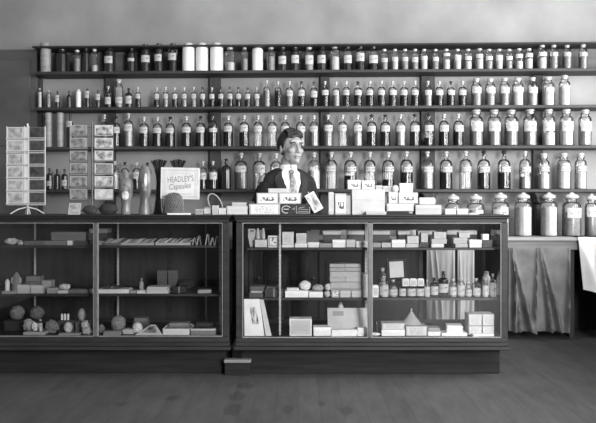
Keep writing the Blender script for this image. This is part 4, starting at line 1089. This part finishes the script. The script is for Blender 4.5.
a = goods('c', 428, 440.6, 332, s, d, .10, .86, 'low white carton right of the wide grey carton', group=GR)
goods('c', 428.2, 440, 328, top(a), d+.003, .09, .36, 'flat grey carton on a low white one beside cone', group=GR)
a = goods('c', 441.6, 467.4, 333.2, s, d-.01, .12, .88, 'flat wide white carton under a paper stack, case floor', group=GR)
goods('f', 447, 462.6, 325.6, top(a), d, .10, .86, 'slipped stack of white papers on the flat wide carton', 'papers', rz=-.10)
bx = []
for i, (p0, p1, y0, y1, v, l) in enumerate(((468.6, 482, 326, None, .44, 'bottom left'), (482.4, 494.4, 326, None, .40, 'bottom right'))):
    bx.append(goods('r', p0, p1, y0, s, d+.03, .12, v, f"tall pale grey carton, {l} of four at the right end", group=GR))
for i, (p0, p1, l) in enumerate(((468.6, 482, 'top left'), (482.4, 494.4, 'top right'))):
    goods('r', p0, p1, 314.2, top(bx[i]), d+.032, .12, .46-.03*i, f"tall pale grey carton, {l} of four at the right end", group=GR)
goods('f', 473, 494, 334.2, s, d-.02, .045, .88, 'white folded papers before the four grey cartons', 'papers', rz=.05)

# ---------------------------------------------------------------- goods inside the left case
GL = 'cartons in the left showcase'
d = 4.885; s = LU
def wad(px, w, y0, s, d, v, l): return blob('crumpled_paper', px, w, y0, s, d, v, l, 'paper', .6, .35, bump=.1)
wad(9, 13, 238, s, d, .50, 'crumpled white paper at far left of the upper shelf, left case')
wad(19, 6, 240, s, d, .40, 'smaller crumpled paper on the upper shelf, left case')
a = goods('c', 24, 44, 241, s, d, .12, .13, 'low dark grey carton right of the crumpled paper, left case', group=GL)
b = goods('c', 44.4, 66.6, 241, s, d, .12, .17, 'low grey carton beside a small white one, left case', group=GL)
goods('c', 67, 72, 240.8, s, d, .10, .72, 'small white carton at the end of low grey cartons, left case', group=GL)
goods('c', 51, 86, 232, max(top(a), top(b)), d+.02, .10, .15, 'long grey carton lying on the low grey cartons, left case', group=GL)
a = goods('c', 74, 88, 241, s, d+.005, .12, .06, 'low dark carton left of the mullion, upper shelf, left case', group=GL)
b = goods('c', 88.4, 107.5, 233, s, d+.13, .10, .05, 'dark carton behind the mullion, upper shelf, left case', group=GL)
goods('f', 89, 107.6, 228.6, top(b), d+.13, .10, .26, 'flat pale grey papers on dark carton behind the mullion', 'papers')
a = goods('f', 98, 113, 241, s, d+.03, .05, .30, 'thin pale papers right of the mullion, upper shelf, left case', 'papers')
# trays of slanting packets
def tray(p0, p1, label, n, v0, step_label, lab2):
    w = (p1-p0)*d/F
    e = thing('display_tray', label, 'tray', (PX((p0+p1)/2, d), d-D0, s+.0004))
    MB().box(-w/2, w/2, 0, .10, 0, .004).build('tray_floor', card(.12), e)
    g = MB(); g.box(-w/2, w/2, -.003, -.0005, 0, .016); g.box(-w/2, w/2, .1005, .103, 0, .016); g.box(-w/2-.003, -w/2-.0005, -.003, .103, 0, .016); g.box(w/2+.0005, w/2+.003, -.003, .103, 0, .016)
    g.build('tray_rim', card(v0), e)
    for i in range(n):
        x = PX(p0, d)+w*(i+.6)/(n+.3); L = .052+random.uniform(-.006, .006); a_ = math.radians(52+random.uniform(-6, 6))
        M_ = Matrix.Rotation(a_, 4, 'Y')
        q = MB().box(-.003, .003, .012, .085, 0, L, M_)
        zz = min(p[2] for p in q.v)
        o = q.build('slanting_packet', card(random.choice((.20, .30, .42, .52))), None, (x-.02, d-D0, s+.0052-zz))
        tag(o, f"thin slanting packet, {ORD[i] if i < 15 else ''} from left, {lab2}".replace(' ,', ','), 'packet', 'slanting packets in trays')
tray(104, 120.5, 'dim tray of slanting packets right of the mullion, left case', 7, .12, '', 'dim tray near mullion')
tray(121.4, 153.4, 'middle tray of slanting packets on the upper shelf, left case', 15, .35, '', 'middle tray')
tray(156, 190, 'right tray of slanting packets on the upper shelf, left case', 15, .40, '', 'right tray')
for i, px in enumerate((194, 198.4, 207, 212, 216.4)):
    h = .05+.012*(i % 3); L = MB()
    L.prism([(-.014, 0), (-.009, 0), (.004, h), (-.001, h)], 0, .05); 
    o = thing('folded_card', f"small folded show card, {ORD[i]} of five right of the trays", 'card', (PX(px, d), d-D0, s+.0004), 0, 'folded cards right of the trays')
    L.build('front_leaf', card(.42), o); MB().prism([(.0045, h), (.009, h*.98), (.016, 0), (.012, 0)], 0, .05).build('back_leaf', card(.2), o)
# lower shelf
s = LL
e = thing('shell_figurine', 'grey pointed figurine with white shoulders, left end of lower shelf', 'figurine', (PX(15, d), d-D0+.03, s+.0004))
MB().lathe([(.028, 0), (.032, .01), (.026, .05), (.030, .085), (.022, .115), (.010, .135), (.002, .145)], 16).build('body', card(.20), e, sharp=60)
for sx in (-1, 1): MB().ball((sx*.024, -.006, .085), .012, .012, .024, 12, 8).build('wing', card(.5 if sx < 0 else .32), e)
bottle_in(6.6, 4.4, 279, s, d+.03, 'V', 'w', '-', 0, None, 'small white vial at the far left of the lower shelf', 'vial')
goods('f', 2, 16, 291.4, s, d-.012, .035, .34, 'pale thin papers at the far left of the lower shelf', 'papers')
goods('c', 17.2, 29.6, 285, s, d, .08, .50, 'white carton, left one of two side by side, left case', group=GL)
b = goods('c', 30.4, 42.8, 285.4, s, d, .08, .50, 'white carton, right one of two side by side, left case', group=GL)
a = goods('c', 25, 40, 281.5, s, d+.10, .09, .12, 'dim grey carton behind the two white cartons', group=GL)
goods('c', 26, 39.6, 276.6, top(a), d+.10, .09, .20, 'grey carton on the dim one behind two white cartons', group=GL)
goods('f', 40.6, 51, 280.6, s+(PZ(284.8, d+.1)-s) if False else s, d+.14, .08, .36, 'pile of pale papers behind the right white carton', 'papers')
goods('c', 46.6, 57, 288, s, d, .08, .30, 'grey carton left of a crumpled heap, left case', group=GL)
a = goods('c', 57.4, 68, 290.6, s, d, .08, .58, 'low white carton under crumpled papers, left case', group=GL)
wad(63, 11, 284, top(a), d+.005, .50, 'crumpled pale papers on the low white carton')
goods('c', 68.4, 88.6, 289.6, s, d, .10, .15, 'wide low grey carton left of the mullion, lower shelf', group=GL)
goods('c', 89, 94, 289.6, s, d, .08, .52, 'small white carton touching the mullion, lower shelf', group=GL)
a = goods('f', 98, 128.6, 289.4, s, d, .12, .70, 'wide white papers right of the mullion, lower shelf', 'papers')
goods('s', 104, 120, 286.4, top(a), d+.02, .08, .06, 'dark flat parcel on the wide white papers', 'parcel')
goods('c', 130, 136, 290.6, s, d, .06, .36, 'tiny grey carton left of dim bottle, left case', group=GL)
goods('c', 136.6, 145, 290.8, s, d-.01, .05, .70, 'low tiny white carton in front of the dim bottle', group=GL)
bottle_in(141, 4.6, 278.4, s, d+.06, 'T', 't', '-', 0, None, 'dim grey bottle on the lower shelf, left case')
b = None; lay = s
for i, y0 in enumerate((292, 289.4, 287)):
    b = goods('f', 146.4+i*.3, 168.4-i*.6, y0, lay, d+.004*i, .12, .62-.05*i, f"white paper bundle, {ORD[i]} from the bottom of the pile of three", 'papers', 'white paper bundles', .01*i)
    lay = top(b)
for i, (p0, p1) in enumerate(((157, 167), (168, 177.6))):
    goods('c', p0, p1, 270.4, s, d+.20, .06, .09, f"dim upright carton at the back, {('left','right')[i]} one of two", group=GL)
goods('s', 172, 186, 287, s, d+.02, .10, .03, 'dark flat parcel right of the white bundles', 'parcel')
e = blob('dark_heap_bag', 184, 17, 279, s, d+.14, .03, 'dark soft bag at the back right of the bundles', 'bag', .6, .2)
goods('f', 198, 211, 290, s, d+.02, .08, .34, 'pale papers at the right end of the lower shelf, left case', 'papers', rz=.2)
# deck
s = DKL; d = 4.835
lb = goods('c', 4, 43, 321, s, d+.16, .18, .04, 'long dark carton under the two dim sponges, left case floor', group=GL)
blob('natural_sponge', 14.6, 14.5, 305.6, top(lb), d+.17, .20, 'big dim round sponge, leftmost on the left case floor', 'sponge', .9, .12)
blob('natural_sponge', 34.6, 14, 306.6, top(lb), d+.17, .15, 'big dim round sponge, second from left on case floor', 'sponge', .9, .14)
a = goods('c', 23, 45, 332.4, s, d-.01, .16, .44, 'flat pale carton carrying crumpled papers, left case floor', group=GL)
wad(27, 11, 319, top(a), d+.01, .36, 'crumpled pale heap, left one on the flat pale carton')
wad(33.6, 6, 322.5, top(a), d-.005, .70, 'bright white crumpled paper on the flat pale carton')
bottle_in(39.6, 4.6, 319.6, top(a), d, 'S', 'c', 'w', .6, (.3, .7), 'small white jar standing on the flat pale carton', 'jar')
wad(49.4, 14, 320, s, d+.02, .20, 'grey crumpled heap right of the flat pale carton')
a = goods('c', 58, 74, 320.6, s, d+.10, .07, .06, 'dark low carton carrying three white vials, left case floor', group=GL)
for i, px in enumerate((61.6, 64.6, 67.8)):
    bottle_in(px, 2.2, 313.6, top(a), d+.11, 'V', 'w', '-', 0, None, f"thin white vial, {ORD[i]} of three on the dark carton", 'vial', 'three white vials')
goods('f', 58.6, 80, 333, s, d-.012, .05, .34, 'pale papers under the small white ball, left case floor', 'papers', y1=334.6)
blob('white_ball', 66.8, 8.6, 322.4, PZ(332.9, d)+.001 if False else s+.012, d-.008+.0, .52, 'small white ball in front of three white vials', 'ball', 1, .05, bump=.1)
a = goods('c', 75, 88, 322, s, d+.08, .08, .10, 'dim carton left of mullion carrying a grey ball', group=GL)
blob('grey_ball', 80.6, 8, 308.6, top(a), d+.085, .34, 'grey ball on a dim carton left of the mullion', 'ball', 1, .1)
wad(84.6, 8, 320.5, s, d+.0, .44, 'white crumpled lump below the grey ball')
wad(85.6, 10, 327, s, d-.03, .40, 'low crumpled lump beside the mullion on the case floor')
blob('small_sponge', 100, 7.6, 324, s, d+.02, .15, 'small grey sponge just right of mullion, case floor', 'sponge', .9, .15)
goods('f', 104, 121, 331.6, s, d-.02, .06, .26, 'grey papers below the big natural sponge', 'papers', rz=.08)
blob('natural_sponge', 116.4, 15, 316, s, d+.07, .22, 'big natural sponge right of the mullion on the case floor', 'sponge', .9, .12)
goods('f', 122.6, 133, 329.6, s, d+.03, .07, .54, 'white papers left of the bright round ball', 'papers', rz=-.1)
blob('white_ball', 136.4, 10, 322.6, s, d+.03, .70, 'bright round white ball left of the leaning photograph', 'ball', 1, .05, bump=.1)
a = goods('c', 133, 148, 322, s, d+.22, .08, .10, 'dim carton at the back behind the round white ball', group=GL)
goods('f', 134.4, 147, 318, top(a), d+.22, .07, .2, 'grey papers on the dim carton behind the white ball', 'papers')
# small leaning photograph and the two open boxes
e = thing('leaning_photograph', 'white-bordered photograph lying tilted left of the open boxes', 'photograph', (PX(149.6, d), d-D0-.015, s))
q0, q1, q2, q3 = (-13.6, 333.8), (13.4, 334), (3.4, 325.2), (-1.4, 325.6)
def ph(a, b, lift=0):
    x = (q0[0]*(1-a)+q1[0]*a)*(1-b)+(q3[0]*(1-a)+q2[0]*a)*b
    return (x*d/F, .10*b, .004+lift+.05*b)
MB().grid(4, 4, ph, .003, (0, .3, -1)).build('mount', card(.66), e)
MB().grid(4, 4, lambda a, b: ph(.16+.68*a, .14+.72*b, .002)).build('print', picture('photo_print', .03, .4, 9, .5), e)
def open_box(p0, p1, label, vf, vi, vr):
    w = (p1-p0)*d/F; e = thing('open_box', label, 'box', (PX((p0+p1)/2, d), d-D0-.005, s+.0004))
    h, D_ = .040, .20
    g = MB(); t = .003
    g.box(-w/2, w/2, 0, t, 0, h); g.box(-w/2, w/2, D_-t, D_, 0, h); g.box(-w/2, -w/2+t, t, D_-t, 0, h); g.box(w/2-t, w/2, t, D_-t, 0, h); g.box(-w/2+t, w/2-t, t, D_-t, 0, t)
    g.build('box_walls', card(vf), e)
    MB().box(-w/2+.004, w/2-.004, .004, D_-.004, .0035, h-.004).build('packed_contents', card(vi), e)
    MB().box(-w/2+.02, w/2-.02, D_*.55, D_*.95, h-.0038, h+.022).build('packed_bundle', card(vi*.6), e, bevel=.003)
    g = MB(); g.box(-w/2-.001, w/2+.001, -.002, -.0003, h-.010, h+.001); g.box(-w/2-.001, -w/2+.003, 0, D_, h+.0002, h+.002); g.build('rim_band', card(vr), e)
open_box(163, 189.4, 'white open box of goods on the left case floor', .62, .34, .66)
open_box(190.8, 215.6, 'grey open box of dark goods, rightmost on left case floor', .20, .06, .56)
# ---------------------------------------------------------------- the shopkeeper
def evaluated(name, mb, mods, m):
    me = mb.mesh(name, smooth=True, sharp=180)
    o = bpy.data.objects.new(name, me); COL.objects.link(o)
    for kind, kw in mods:
        md = o.modifiers.new(kind, kind)
        for k, v in kw.items(): setattr(md, k, v)
    dg = bpy.context.evaluated_depsgraph_get()
    me2 = bpy.data.meshes.new_from_object(o.evaluated_get(dg))
    bpy.data.objects.remove(o)
    me2.name = name
    me2.polygons.foreach_set('use_smooth', [True]*len(me2.polygons))
    me2.materials.clear(); me2.materials.append(m)
    return me2
def capsule(g, pts, radii, seg=16):
    """tapered limb through pts with elliptical or round sections (r or (rx, ry))"""
    pts = [Vector(p) for p in pts]
    for i in range(len(pts)-1):
        a, b = pts[i], pts[i+1]
        n = 7
        for k in range(n+1):
            t = k/n; c = a.lerp(b, t)
            ra, rb = radii[i], radii[i+1]
            if not isinstance(ra, tuple): ra = (ra, ra, ra)
            if not isinstance(rb, tuple): rb = (rb, rb, rb)
            r = [ra[q]*(1-t)+rb[q]*t for q in range(3)]
            g.ball(c, r[0], r[1], r[2], seg, 10)
DM = 5.58
mx, my = PX(288, DM), DM-D0
TH = math.radians(20); TW = math.radians(32)
man = thing('person', 'shopkeeper in dark suit, white shirt and patterned tie standing behind the counter', 'person', (mx, my, 0), TH)
ZS = 1.345
def arm(side):
    sh = Vector((side*.180, .015, ZS-.035)); el = Vector((side*.240, .06, 1.085)); wr = Vector((.085 if side > 0 else -.14, -.235 if side > 0 else -.20, 1.124))
    return sh, el, wr
g = MB()
# trunk and legs
capsule(g, [(0, .01, 1.30), (0, .005, 1.15), (0, .0, 1.00), (0, 0, .90)], [(.175, .10, .10), (.165, .11, .10), (.150, .105, .10), (.165, .11, .10)], 22)
capsule(g, [(-.135, .015, 1.31), (.135, .015, 1.31)], [(.07, .075, .06), (.07, .075, .06)])
capsule(g, [(0, .015, 1.34), (0, -.002, 1.47)], [(.062, .062, .06), (.056, .058, .05)])
for s_ in (-1, 1):
    capsule(g, [(s_*.085, 0, .88), (s_*.095, -.01, .48), (s_*.10, .015, .09)], [.088, .058, .042])
    capsule(g, [(s_*.10, .02, .045), (s_*.115, -.14, .035)], [.045, (.042, .05, .030)])
    sh, el, wr = arm(s_)
    capsule(g, [sh, el, wr], [.055, .043, .030])
    # hand: palm, four unequal curled fingers and a thumb, hanging relaxed at the counter's back edge
    fw = (wr-el).normalized(); dn = Vector((0, -1, -.17)).normalized()
    pc = wr+dn*.05
    capsule(g, [wr, pc+dn*.03], [(.026, .026, .022), (.036, .03, .019)], 12)
    for k, (ln, off) in enumerate(((.066, -.028), (.076, -.010), (.071, .010), (.056, .028))):
        a = pc+dn*.045+Vector((off*s_*.2, off, 0))
        a = pc+dn*.04+Vector((off, 0, 0)); b = a+dn*ln*.5; c = b+(dn+Vector((0, 0, -.22))).normalized()*ln*.5
        capsule(g, [a, b, c], [.0095, .009, .0075], 8)
    t0 = pc+Vector((-s_*.030, .006, -.002)); t1 = t0+Vector((-s_*.022, -.028, -.004)); t2 = t1+Vector((-s_*.002, -.028, -.004))
    capsule(g, [t0, t1, t2], [.013, .011, .009], 8)
# head, turned further to the right of the picture than the body
HM = Matrix.Translation((.015, -.018, 1.562)) @ Matrix.Rotation(TW-TH, 4, 'Z') @ Matrix.Rotation(math.radians(-2), 4, 'X')
HSC = 1.12
def H(x, y, z): return HM @ Vector((x*HSC, y*HSC, z*HSC))
def skull(d):
    q = 1.0
    if d.z < 0: q *= 1-.10*(-d.z)*abs(d.x)
    return q
def hb(c, rx, ry, rz, fn=None, seg=20, rings=14, rot=None):
    M_ = HM @ Matrix.Scale(HSC, 4) @ Matrix.Translation(c)
    if rot: M_ = M_ @ rot
    g.ball((0, 0, 0), rx, ry, rz, seg, rings, fn, M_)
hb((0, .012, .035), .074, .094, .085)                       # cranium
hb((0, -.030, -.030), .058, .062, .070)                     # face
hb((0, -.040, -.078), .040, .046, .034)                     # jaw
hb((0, -.020, -.050), .058, .066, .048)
hb((0, -.074, -.090), .024, .018, .018)                     # chin
hb((0, -.078, .040), .050, .016, .022)                      # brow ridge
for s_ in (-1, 1):
    hb((s_*.036, -.064, -.020), .024, .024, .020)           # cheekbone
    hb((s_*.040, -.016, -.058), .018, .036, .030)           # jaw angle
    hb((s_*.075, .010, -.008), .008, .019, .031, rot=Matrix.Rotation(s_*.3, 4, 'Z'))   # ear
capsule_pts = [(0, -.090, .018), (0, -.104, -.010), (0, -.112, -.026)]
for i in range(9):
    t = i/8; z = .022-.050*t; hb((0, -.088-.020*t, z), .008+.004*t, .011, .010, seg=10, rings=8)
hb((0, -.106, -.028), .011, .012, .010, seg=12, rings=8)
for s_ in (-1, 1): hb((s_*.011, -.096, -.031), .008, .009, .007, seg=10, rings=8)
hb((0, -.090, -.056), .022, .010, .006); hb((0, -.088, -.068), .019, .010, .007)        # lips
me = evaluated('body', g, [('REMESH', dict(mode='VOXEL', voxel_size=.0048)), ('SMOOTH', dict(factor=.5, iterations=3))], skin)
link('body', me, None, man)
# eyes, brows, mouth line
def hpart(name, fn, m, parent=man):
    q = MB(); fn(q); return q.build(name, m, parent, sharp=80)
for s_ in (-1, 1):
    def eye(q): q.ball((0, 0, 0), .0115, .010, .0085, 14, 10, None, HM @ Matrix.Scale(HSC, 4) @ Matrix.Translation((s_*.030, -.0815, .012)))
    ey = hpart('eye', eye, mat('eye_white', .5, .3, spec=.5))
    def iris(q): q.ball((0, 0, 0), .0058, .004, .0062, 12, 8, None, HM @ Matrix.Scale(HSC, 4) @ Matrix.Translation((s_*.030+.001, -.0895, .012)))
    hpart('iris', iris, mat('iris_dark', .02, .2), ey)
    def brow(q): q.tube([H(s_*.016, -.096, .030), H(s_*.032, -.092, .035), H(s_*.050, -.078, .030)], .0048, 8, .003)
    hpart('eyebrow', brow, hairm)
    def lid(q): q.tube([H(s_*.019, -.0905, .017), H(s_*.030, -.0935, .021), H(s_*.042, -.084, .016)], .0026, 8)
    hpart('eyelid', lid, mat('lid_shadow', .10, .6))
hpart('mouth_line', lambda q: q.tube([H(-.022, -.093, -.062), H(-.008, -.1005, -.0605), (H(.008, -.1005, -.0605)), H(.022, -.093, -.062)], .0022, 8), mat('lip_line', .10, .5))
# hair: thick, swept up and over from a side parting, short at the back and sides
from mathutils import noise
def hair(q):
    M_ = HM @ Matrix.Scale(HSC, 4)
    sd = MB()
    def cap(d):
        n = .020*noise.noise(Vector((d.x*4, d.y*4, d.z*9)))+.020*noise.noise(Vector((d.x*16, d.y*3, d.z*5)))
        return 1+n
    sd.ball((0, 0, 0), .081, .101, .093, 64, 48, cap)
    out = []
    for x, y, z in sd.v:
        yy, zz = y+.014, z+.036
        # hairline: high on the forehead, temple corner, then down before and behind the ear
        if yy < -.052: lim = .074+.010*math.sin(x*60)
        elif yy < -.028: lim = .074-(yy+.052)/.024*.060
        elif yy < .004: lim = .014-(yy+.028)/.032*.030
        elif yy < .030: lim = .020
        else: lim = .020-(yy-.030)/.025*.085
        lim = max(lim, -.066)
        f = max(0, min(1, (zz-lim)/.010+.4)); f = f*f*(3-2*f)
        top = max(0, (zz-.075)/.055)
        k = .84+.16*f
        x, y, z = x*k, y*k, z*k
        z += .014*top*f; y -= .012*top*f*(1 if y < 0 else .2)
        out.append((x, y+.014, z+.036))
    sd.v = out
    q.add([M_ @ Vector(v) for v in sd.v], sd.f)
    # thick locks combed back and over from the parting
    for k in range(11):
        t = k/10; x0 = .058-.112*t
        q.tube([M_ @ Vector((x0, -.070+abs(x0)*.25, .080-abs(x0)*.12)), M_ @ Vector((x0*.96-.004, -.084+abs(x0)*.3, .104-abs(x0)*.2)), M_ @ Vector((x0*.9-.010, -.062, .128-abs(x0)*.28)), M_ @ Vector((x0*.85-.014, -.015, .138-abs(x0)*.3))], .0125, 10, .010)
hq = MB(); hair(hq)
link('hair', evaluated('hair', hq, [('REMESH', dict(mode='VOXEL', voxel_size=.004)), ('SMOOTH', dict(factor=.4, iterations=1))], hairm), None, man)
# clothes
g = MB()
capsule(g, [(0, .01, 1.285), (0, .005, 1.15), (0, .0, 1.00), (0, 0, .80)], [(.188, .122, .085), (.190, .130, .10), (.178, .125, .10), (.20, .135, .06)], 26)
capsule(g, [(-.150, .018, 1.312), (-.07, .02, 1.366), (0, .03, 1.385)], [(.075, .085, .058), (.07, .082, .05), (.05, .06, .035)])
capsule(g, [(.150, .018, 1.312), (.07, .02, 1.366), (0, .03, 1.385)], [(.075, .085, .058), (.07, .082, .05), (.05, .06, .035)])
for s_ in (-1, 1):
    sh, el, wr = arm(s_)
    capsule(g, [sh+Vector((-s_*.012, 0, -.03)), el, wr.lerp(el, .10)], [.070, .060, .050])
link('jacket', evaluated('jacket', g, [('REMESH', dict(mode='VOXEL', voxel_size=.007)), ('SMOOTH', dict(factor=.5, iterations=5))], suit), None, man)
g = MB()
for s_ in (-1, 1): capsule(g, [(s_*.085, 0, .86), (s_*.095, -.008, .48), (s_*.10, .015, .10)], [.102, .078, .062])
capsule(g, [(0, 0, .95), (0, 0, .84)], [(.168, .118, .08), (.172, .118, .07)], 20)
link('trousers', evaluated('trousers', g, [('REMESH', dict(mode='VOXEL', voxel_size=.008)), ('SMOOTH', dict(factor=.5, iterations=3))], suit), None, man)
for s_ in (-1, 1):
    g = MB(); capsule(g, [(s_*.10, .02, .05), (s_*.115, -.15, .04)], [.052, (.048, .06, .036)])
    g.v = [(x, y, max(z, .002)) for x, y, z in g.v]
    link('shoe', evaluated('shoe', g, [('REMESH', dict(mode='VOXEL', voxel_size=.006))], mat('black_leather', .012, .3)), None, man)
# shirt front, waistcoat, lapels, collar, tie lie on the chest surface
from mathutils.bvhtree import BVHTree
def bvh_of(objs):
    vs, fs = [], []
    for o in objs:
        b = len(vs); vs += [v.co.copy() for v in o.data.vertices]; fs += [[b+i for i in p.vertices] for p in o.data.polygons]
    return BVHTree.FromPolygons(vs, fs)
TREE = bvh_of([c for c in man.children if c.name.split('.')[0] in ('body', 'jacket')])
def chest(x, z, off=0.0):
    for dx in (0, -.01, .01, -.02, .02):
        h = TREE.ray_cast(Vector((x+dx, -.6, z)), Vector((0, 1, 0)))
        if h[0] is not None and h[0].y < .05: return Vector((x, h[0].y-off, z))
    return chest0(x, z, off)
def chest0(x, z, off=0.0):
    # front of the jacket's trunk at height z
    zz = max(.8, min(1.385, z))
    if zz > 1.305:
        t = (zz-1.305)/.085; rx, ry = .195*math.sqrt(max(.05, 1-t*t*.55)), .122-.052*t
        cy = .01+.006*t
    else:
        t = (1.305-zz)/.155 if zz > 1.15 else 1; rx = .195-.005*t; ry = .122+.008*t; cy = .01-.005*t
    f = max(0, 1-(x/rx)**2)
    return Vector((x, cy-ry*math.sqrt(f)-off, z))
def strip(name, left, right, n, m, off, thick=.004, parent=man, nx=6):
    """left/right: lists of (x, z) control points from top to bottom"""
    def lerp(L, t):
        t *= len(L)-1; i = min(int(t), len(L)-2); f = t-i
        return (L[i][0]*(1-f)+L[i+1][0]*f, L[i][1]*(1-f)+L[i+1][1]*f)
    def fn(a, b):
        p, q = lerp(left, b), lerp(right, b)
        x, z = p[0]*(1-a)+q[0]*a, p[1]*(1-a)+q[1]*a
        return chest(x, z, off)
    return MB().grid(nx, n, fn, thick, (0, 1, 0)).build(name, m, parent, sharp=50)
strip('shirt_front', [(-.045, 1.41), (-.075, 1.375), (-.058, 1.26), (-.014, 1.12)], [(.045, 1.41), (.075, 1.375), (.058, 1.26), (.014, 1.12)], 16, shirt, .006)
strip('waistcoat', [(-.085, 1.31), (-.075, 1.20), (-.05, 1.08), (-.03, .98)], [(-.056, 1.28), (-.020, 1.15), (.01, 1.07), (.01, .98)], 16, mat('waistcoat_cloth', .028, .85, .008, 90, .1, .2), .008)
strip('waistcoat', [(.056, 1.28), (.020, 1.15), (-.005, 1.07), (-.005, .98)], [(.085, 1.31), (.075, 1.20), (.05, 1.08), (.03, .98)], 16, mat('waistcoat_cloth', .028), .009)
for s_ in (-1, 1):
    L = [(s_*.066, 1.40), (s_*.074, 1.375), (s_*.072, 1.27), (s_*.048, 1.16), (s_*.018, 1.06)]
    R = [(s_*.09, 1.39), (s_*.135, 1.335), (s_*.130, 1.29), (s_*.094, 1.18), (s_*.038, 1.06)]
    if s_ < 0: L, R = R, L
    strip('lapel', L, R, 18, mat('lapel_cloth', .024, .8, .006, 90, .1, .25), .014, .006)
    # stiff turned-down collar
    g = MB()
    def col(a, b):
        th = (PI*.50)*(1-a)*s_ if False else s_*(.10+a*1.9)
        r_ = .066+.006*(1-b)
        drop = .040*(1-a)**2*(1-b)
        return (r_*math.sin(th), -r_*math.cos(th)+.004-.02*(1-a)*(1-b), 1.392+.046*b-drop)
    g.grid(12, 4, col, .003, (0, .5, -.2)); g.build('collar', shirt, man, sharp=60)
g = MB()
def tie(a, b):
    wz = [.020, .030, .034, .040, .046, .030]; t = b*(len(wz)-1); i = min(int(t), len(wz)-2); f = t-i
    wd = wz[i]*(1-f)+wz[i+1]*f
    z = 1.372-.212*b
    p = chest((a-.5)*2*wd*.72, z, .016)
    return p+Vector((0, -.010*(1-abs(2*a-1))-.006*math.sin(b*PI), 0))
g.grid(10, 20, tie, .005, (0, 1, 0)); tb_ = g.build('tie', tiem, man, sharp=60)
kp = chest(0, 1.368, .026)
MB().ball((0, kp.y, 1.380), .022, .016, .021, 14, 10).build('tie_knot', tiem, tb_)

# ---------------------------------------------------------------- light and camera
def area(name, loc, rot, sx, sy, power, col=1.0, spread=PI):
    l = bpy.data.lights.new(name, 'AREA'); l.shape = 'RECTANGLE'; l.size = sx; l.size_y = sy; l.energy = power; l.color = (col, col, col); l.spread = spread
    o = bpy.data.objects.new(name, l); COL.objects.link(o); o.location = loc; o.rotation_euler = rot
    return o
# daylight: side window on the right, shop front behind the camera
area('side_window_daylight', (WX1+.10, (wy0+wy1)/2, (wz0+wz1)/2), (0, math.radians(90), 0), wz1-wz0-.1, wy1-wy0-.1, P_SIDE)
area('shopfront_daylight', (2.45, -6.0, 1.92), (math.radians(88), 0, math.radians(-18)), 1.5, 1.9, P_FRONT)
wd = bpy.data.worlds.new('World'); SC.world = wd; wd.use_nodes = True
bg = wd.node_tree.nodes['Background']; bg.inputs[0].default_value = (1, 1, 1, 1); bg.inputs[1].default_value = P_WORLD
cam = bpy.data.cameras.new('camera'); co = bpy.data.objects.new('camera', cam); COL.objects.link(co)
cam.sensor_width = 36; cam.sensor_fit = 'HORIZONTAL'; cam.lens = F*36/596
co.location = (0, -D0, CZ); co.rotation_euler = (PI/2, 0, 0)
cam.shift_y = -(211.5-HY)/596
cam.clip_start = .05
SC.camera = co
SC.view_settings.view_transform = 'Standard'; SC.view_settings.look = 'None'; SC.view_settings.gamma = 1; SC.view_settings.exposure = EXPO
try:
    SC.view_settings.use_curve_mapping = False
    SC.cycles.use_denoising = True
    SC.cycles.max_bounces = 10; SC.cycles.transparent_max_bounces = 24
except Exception: pass
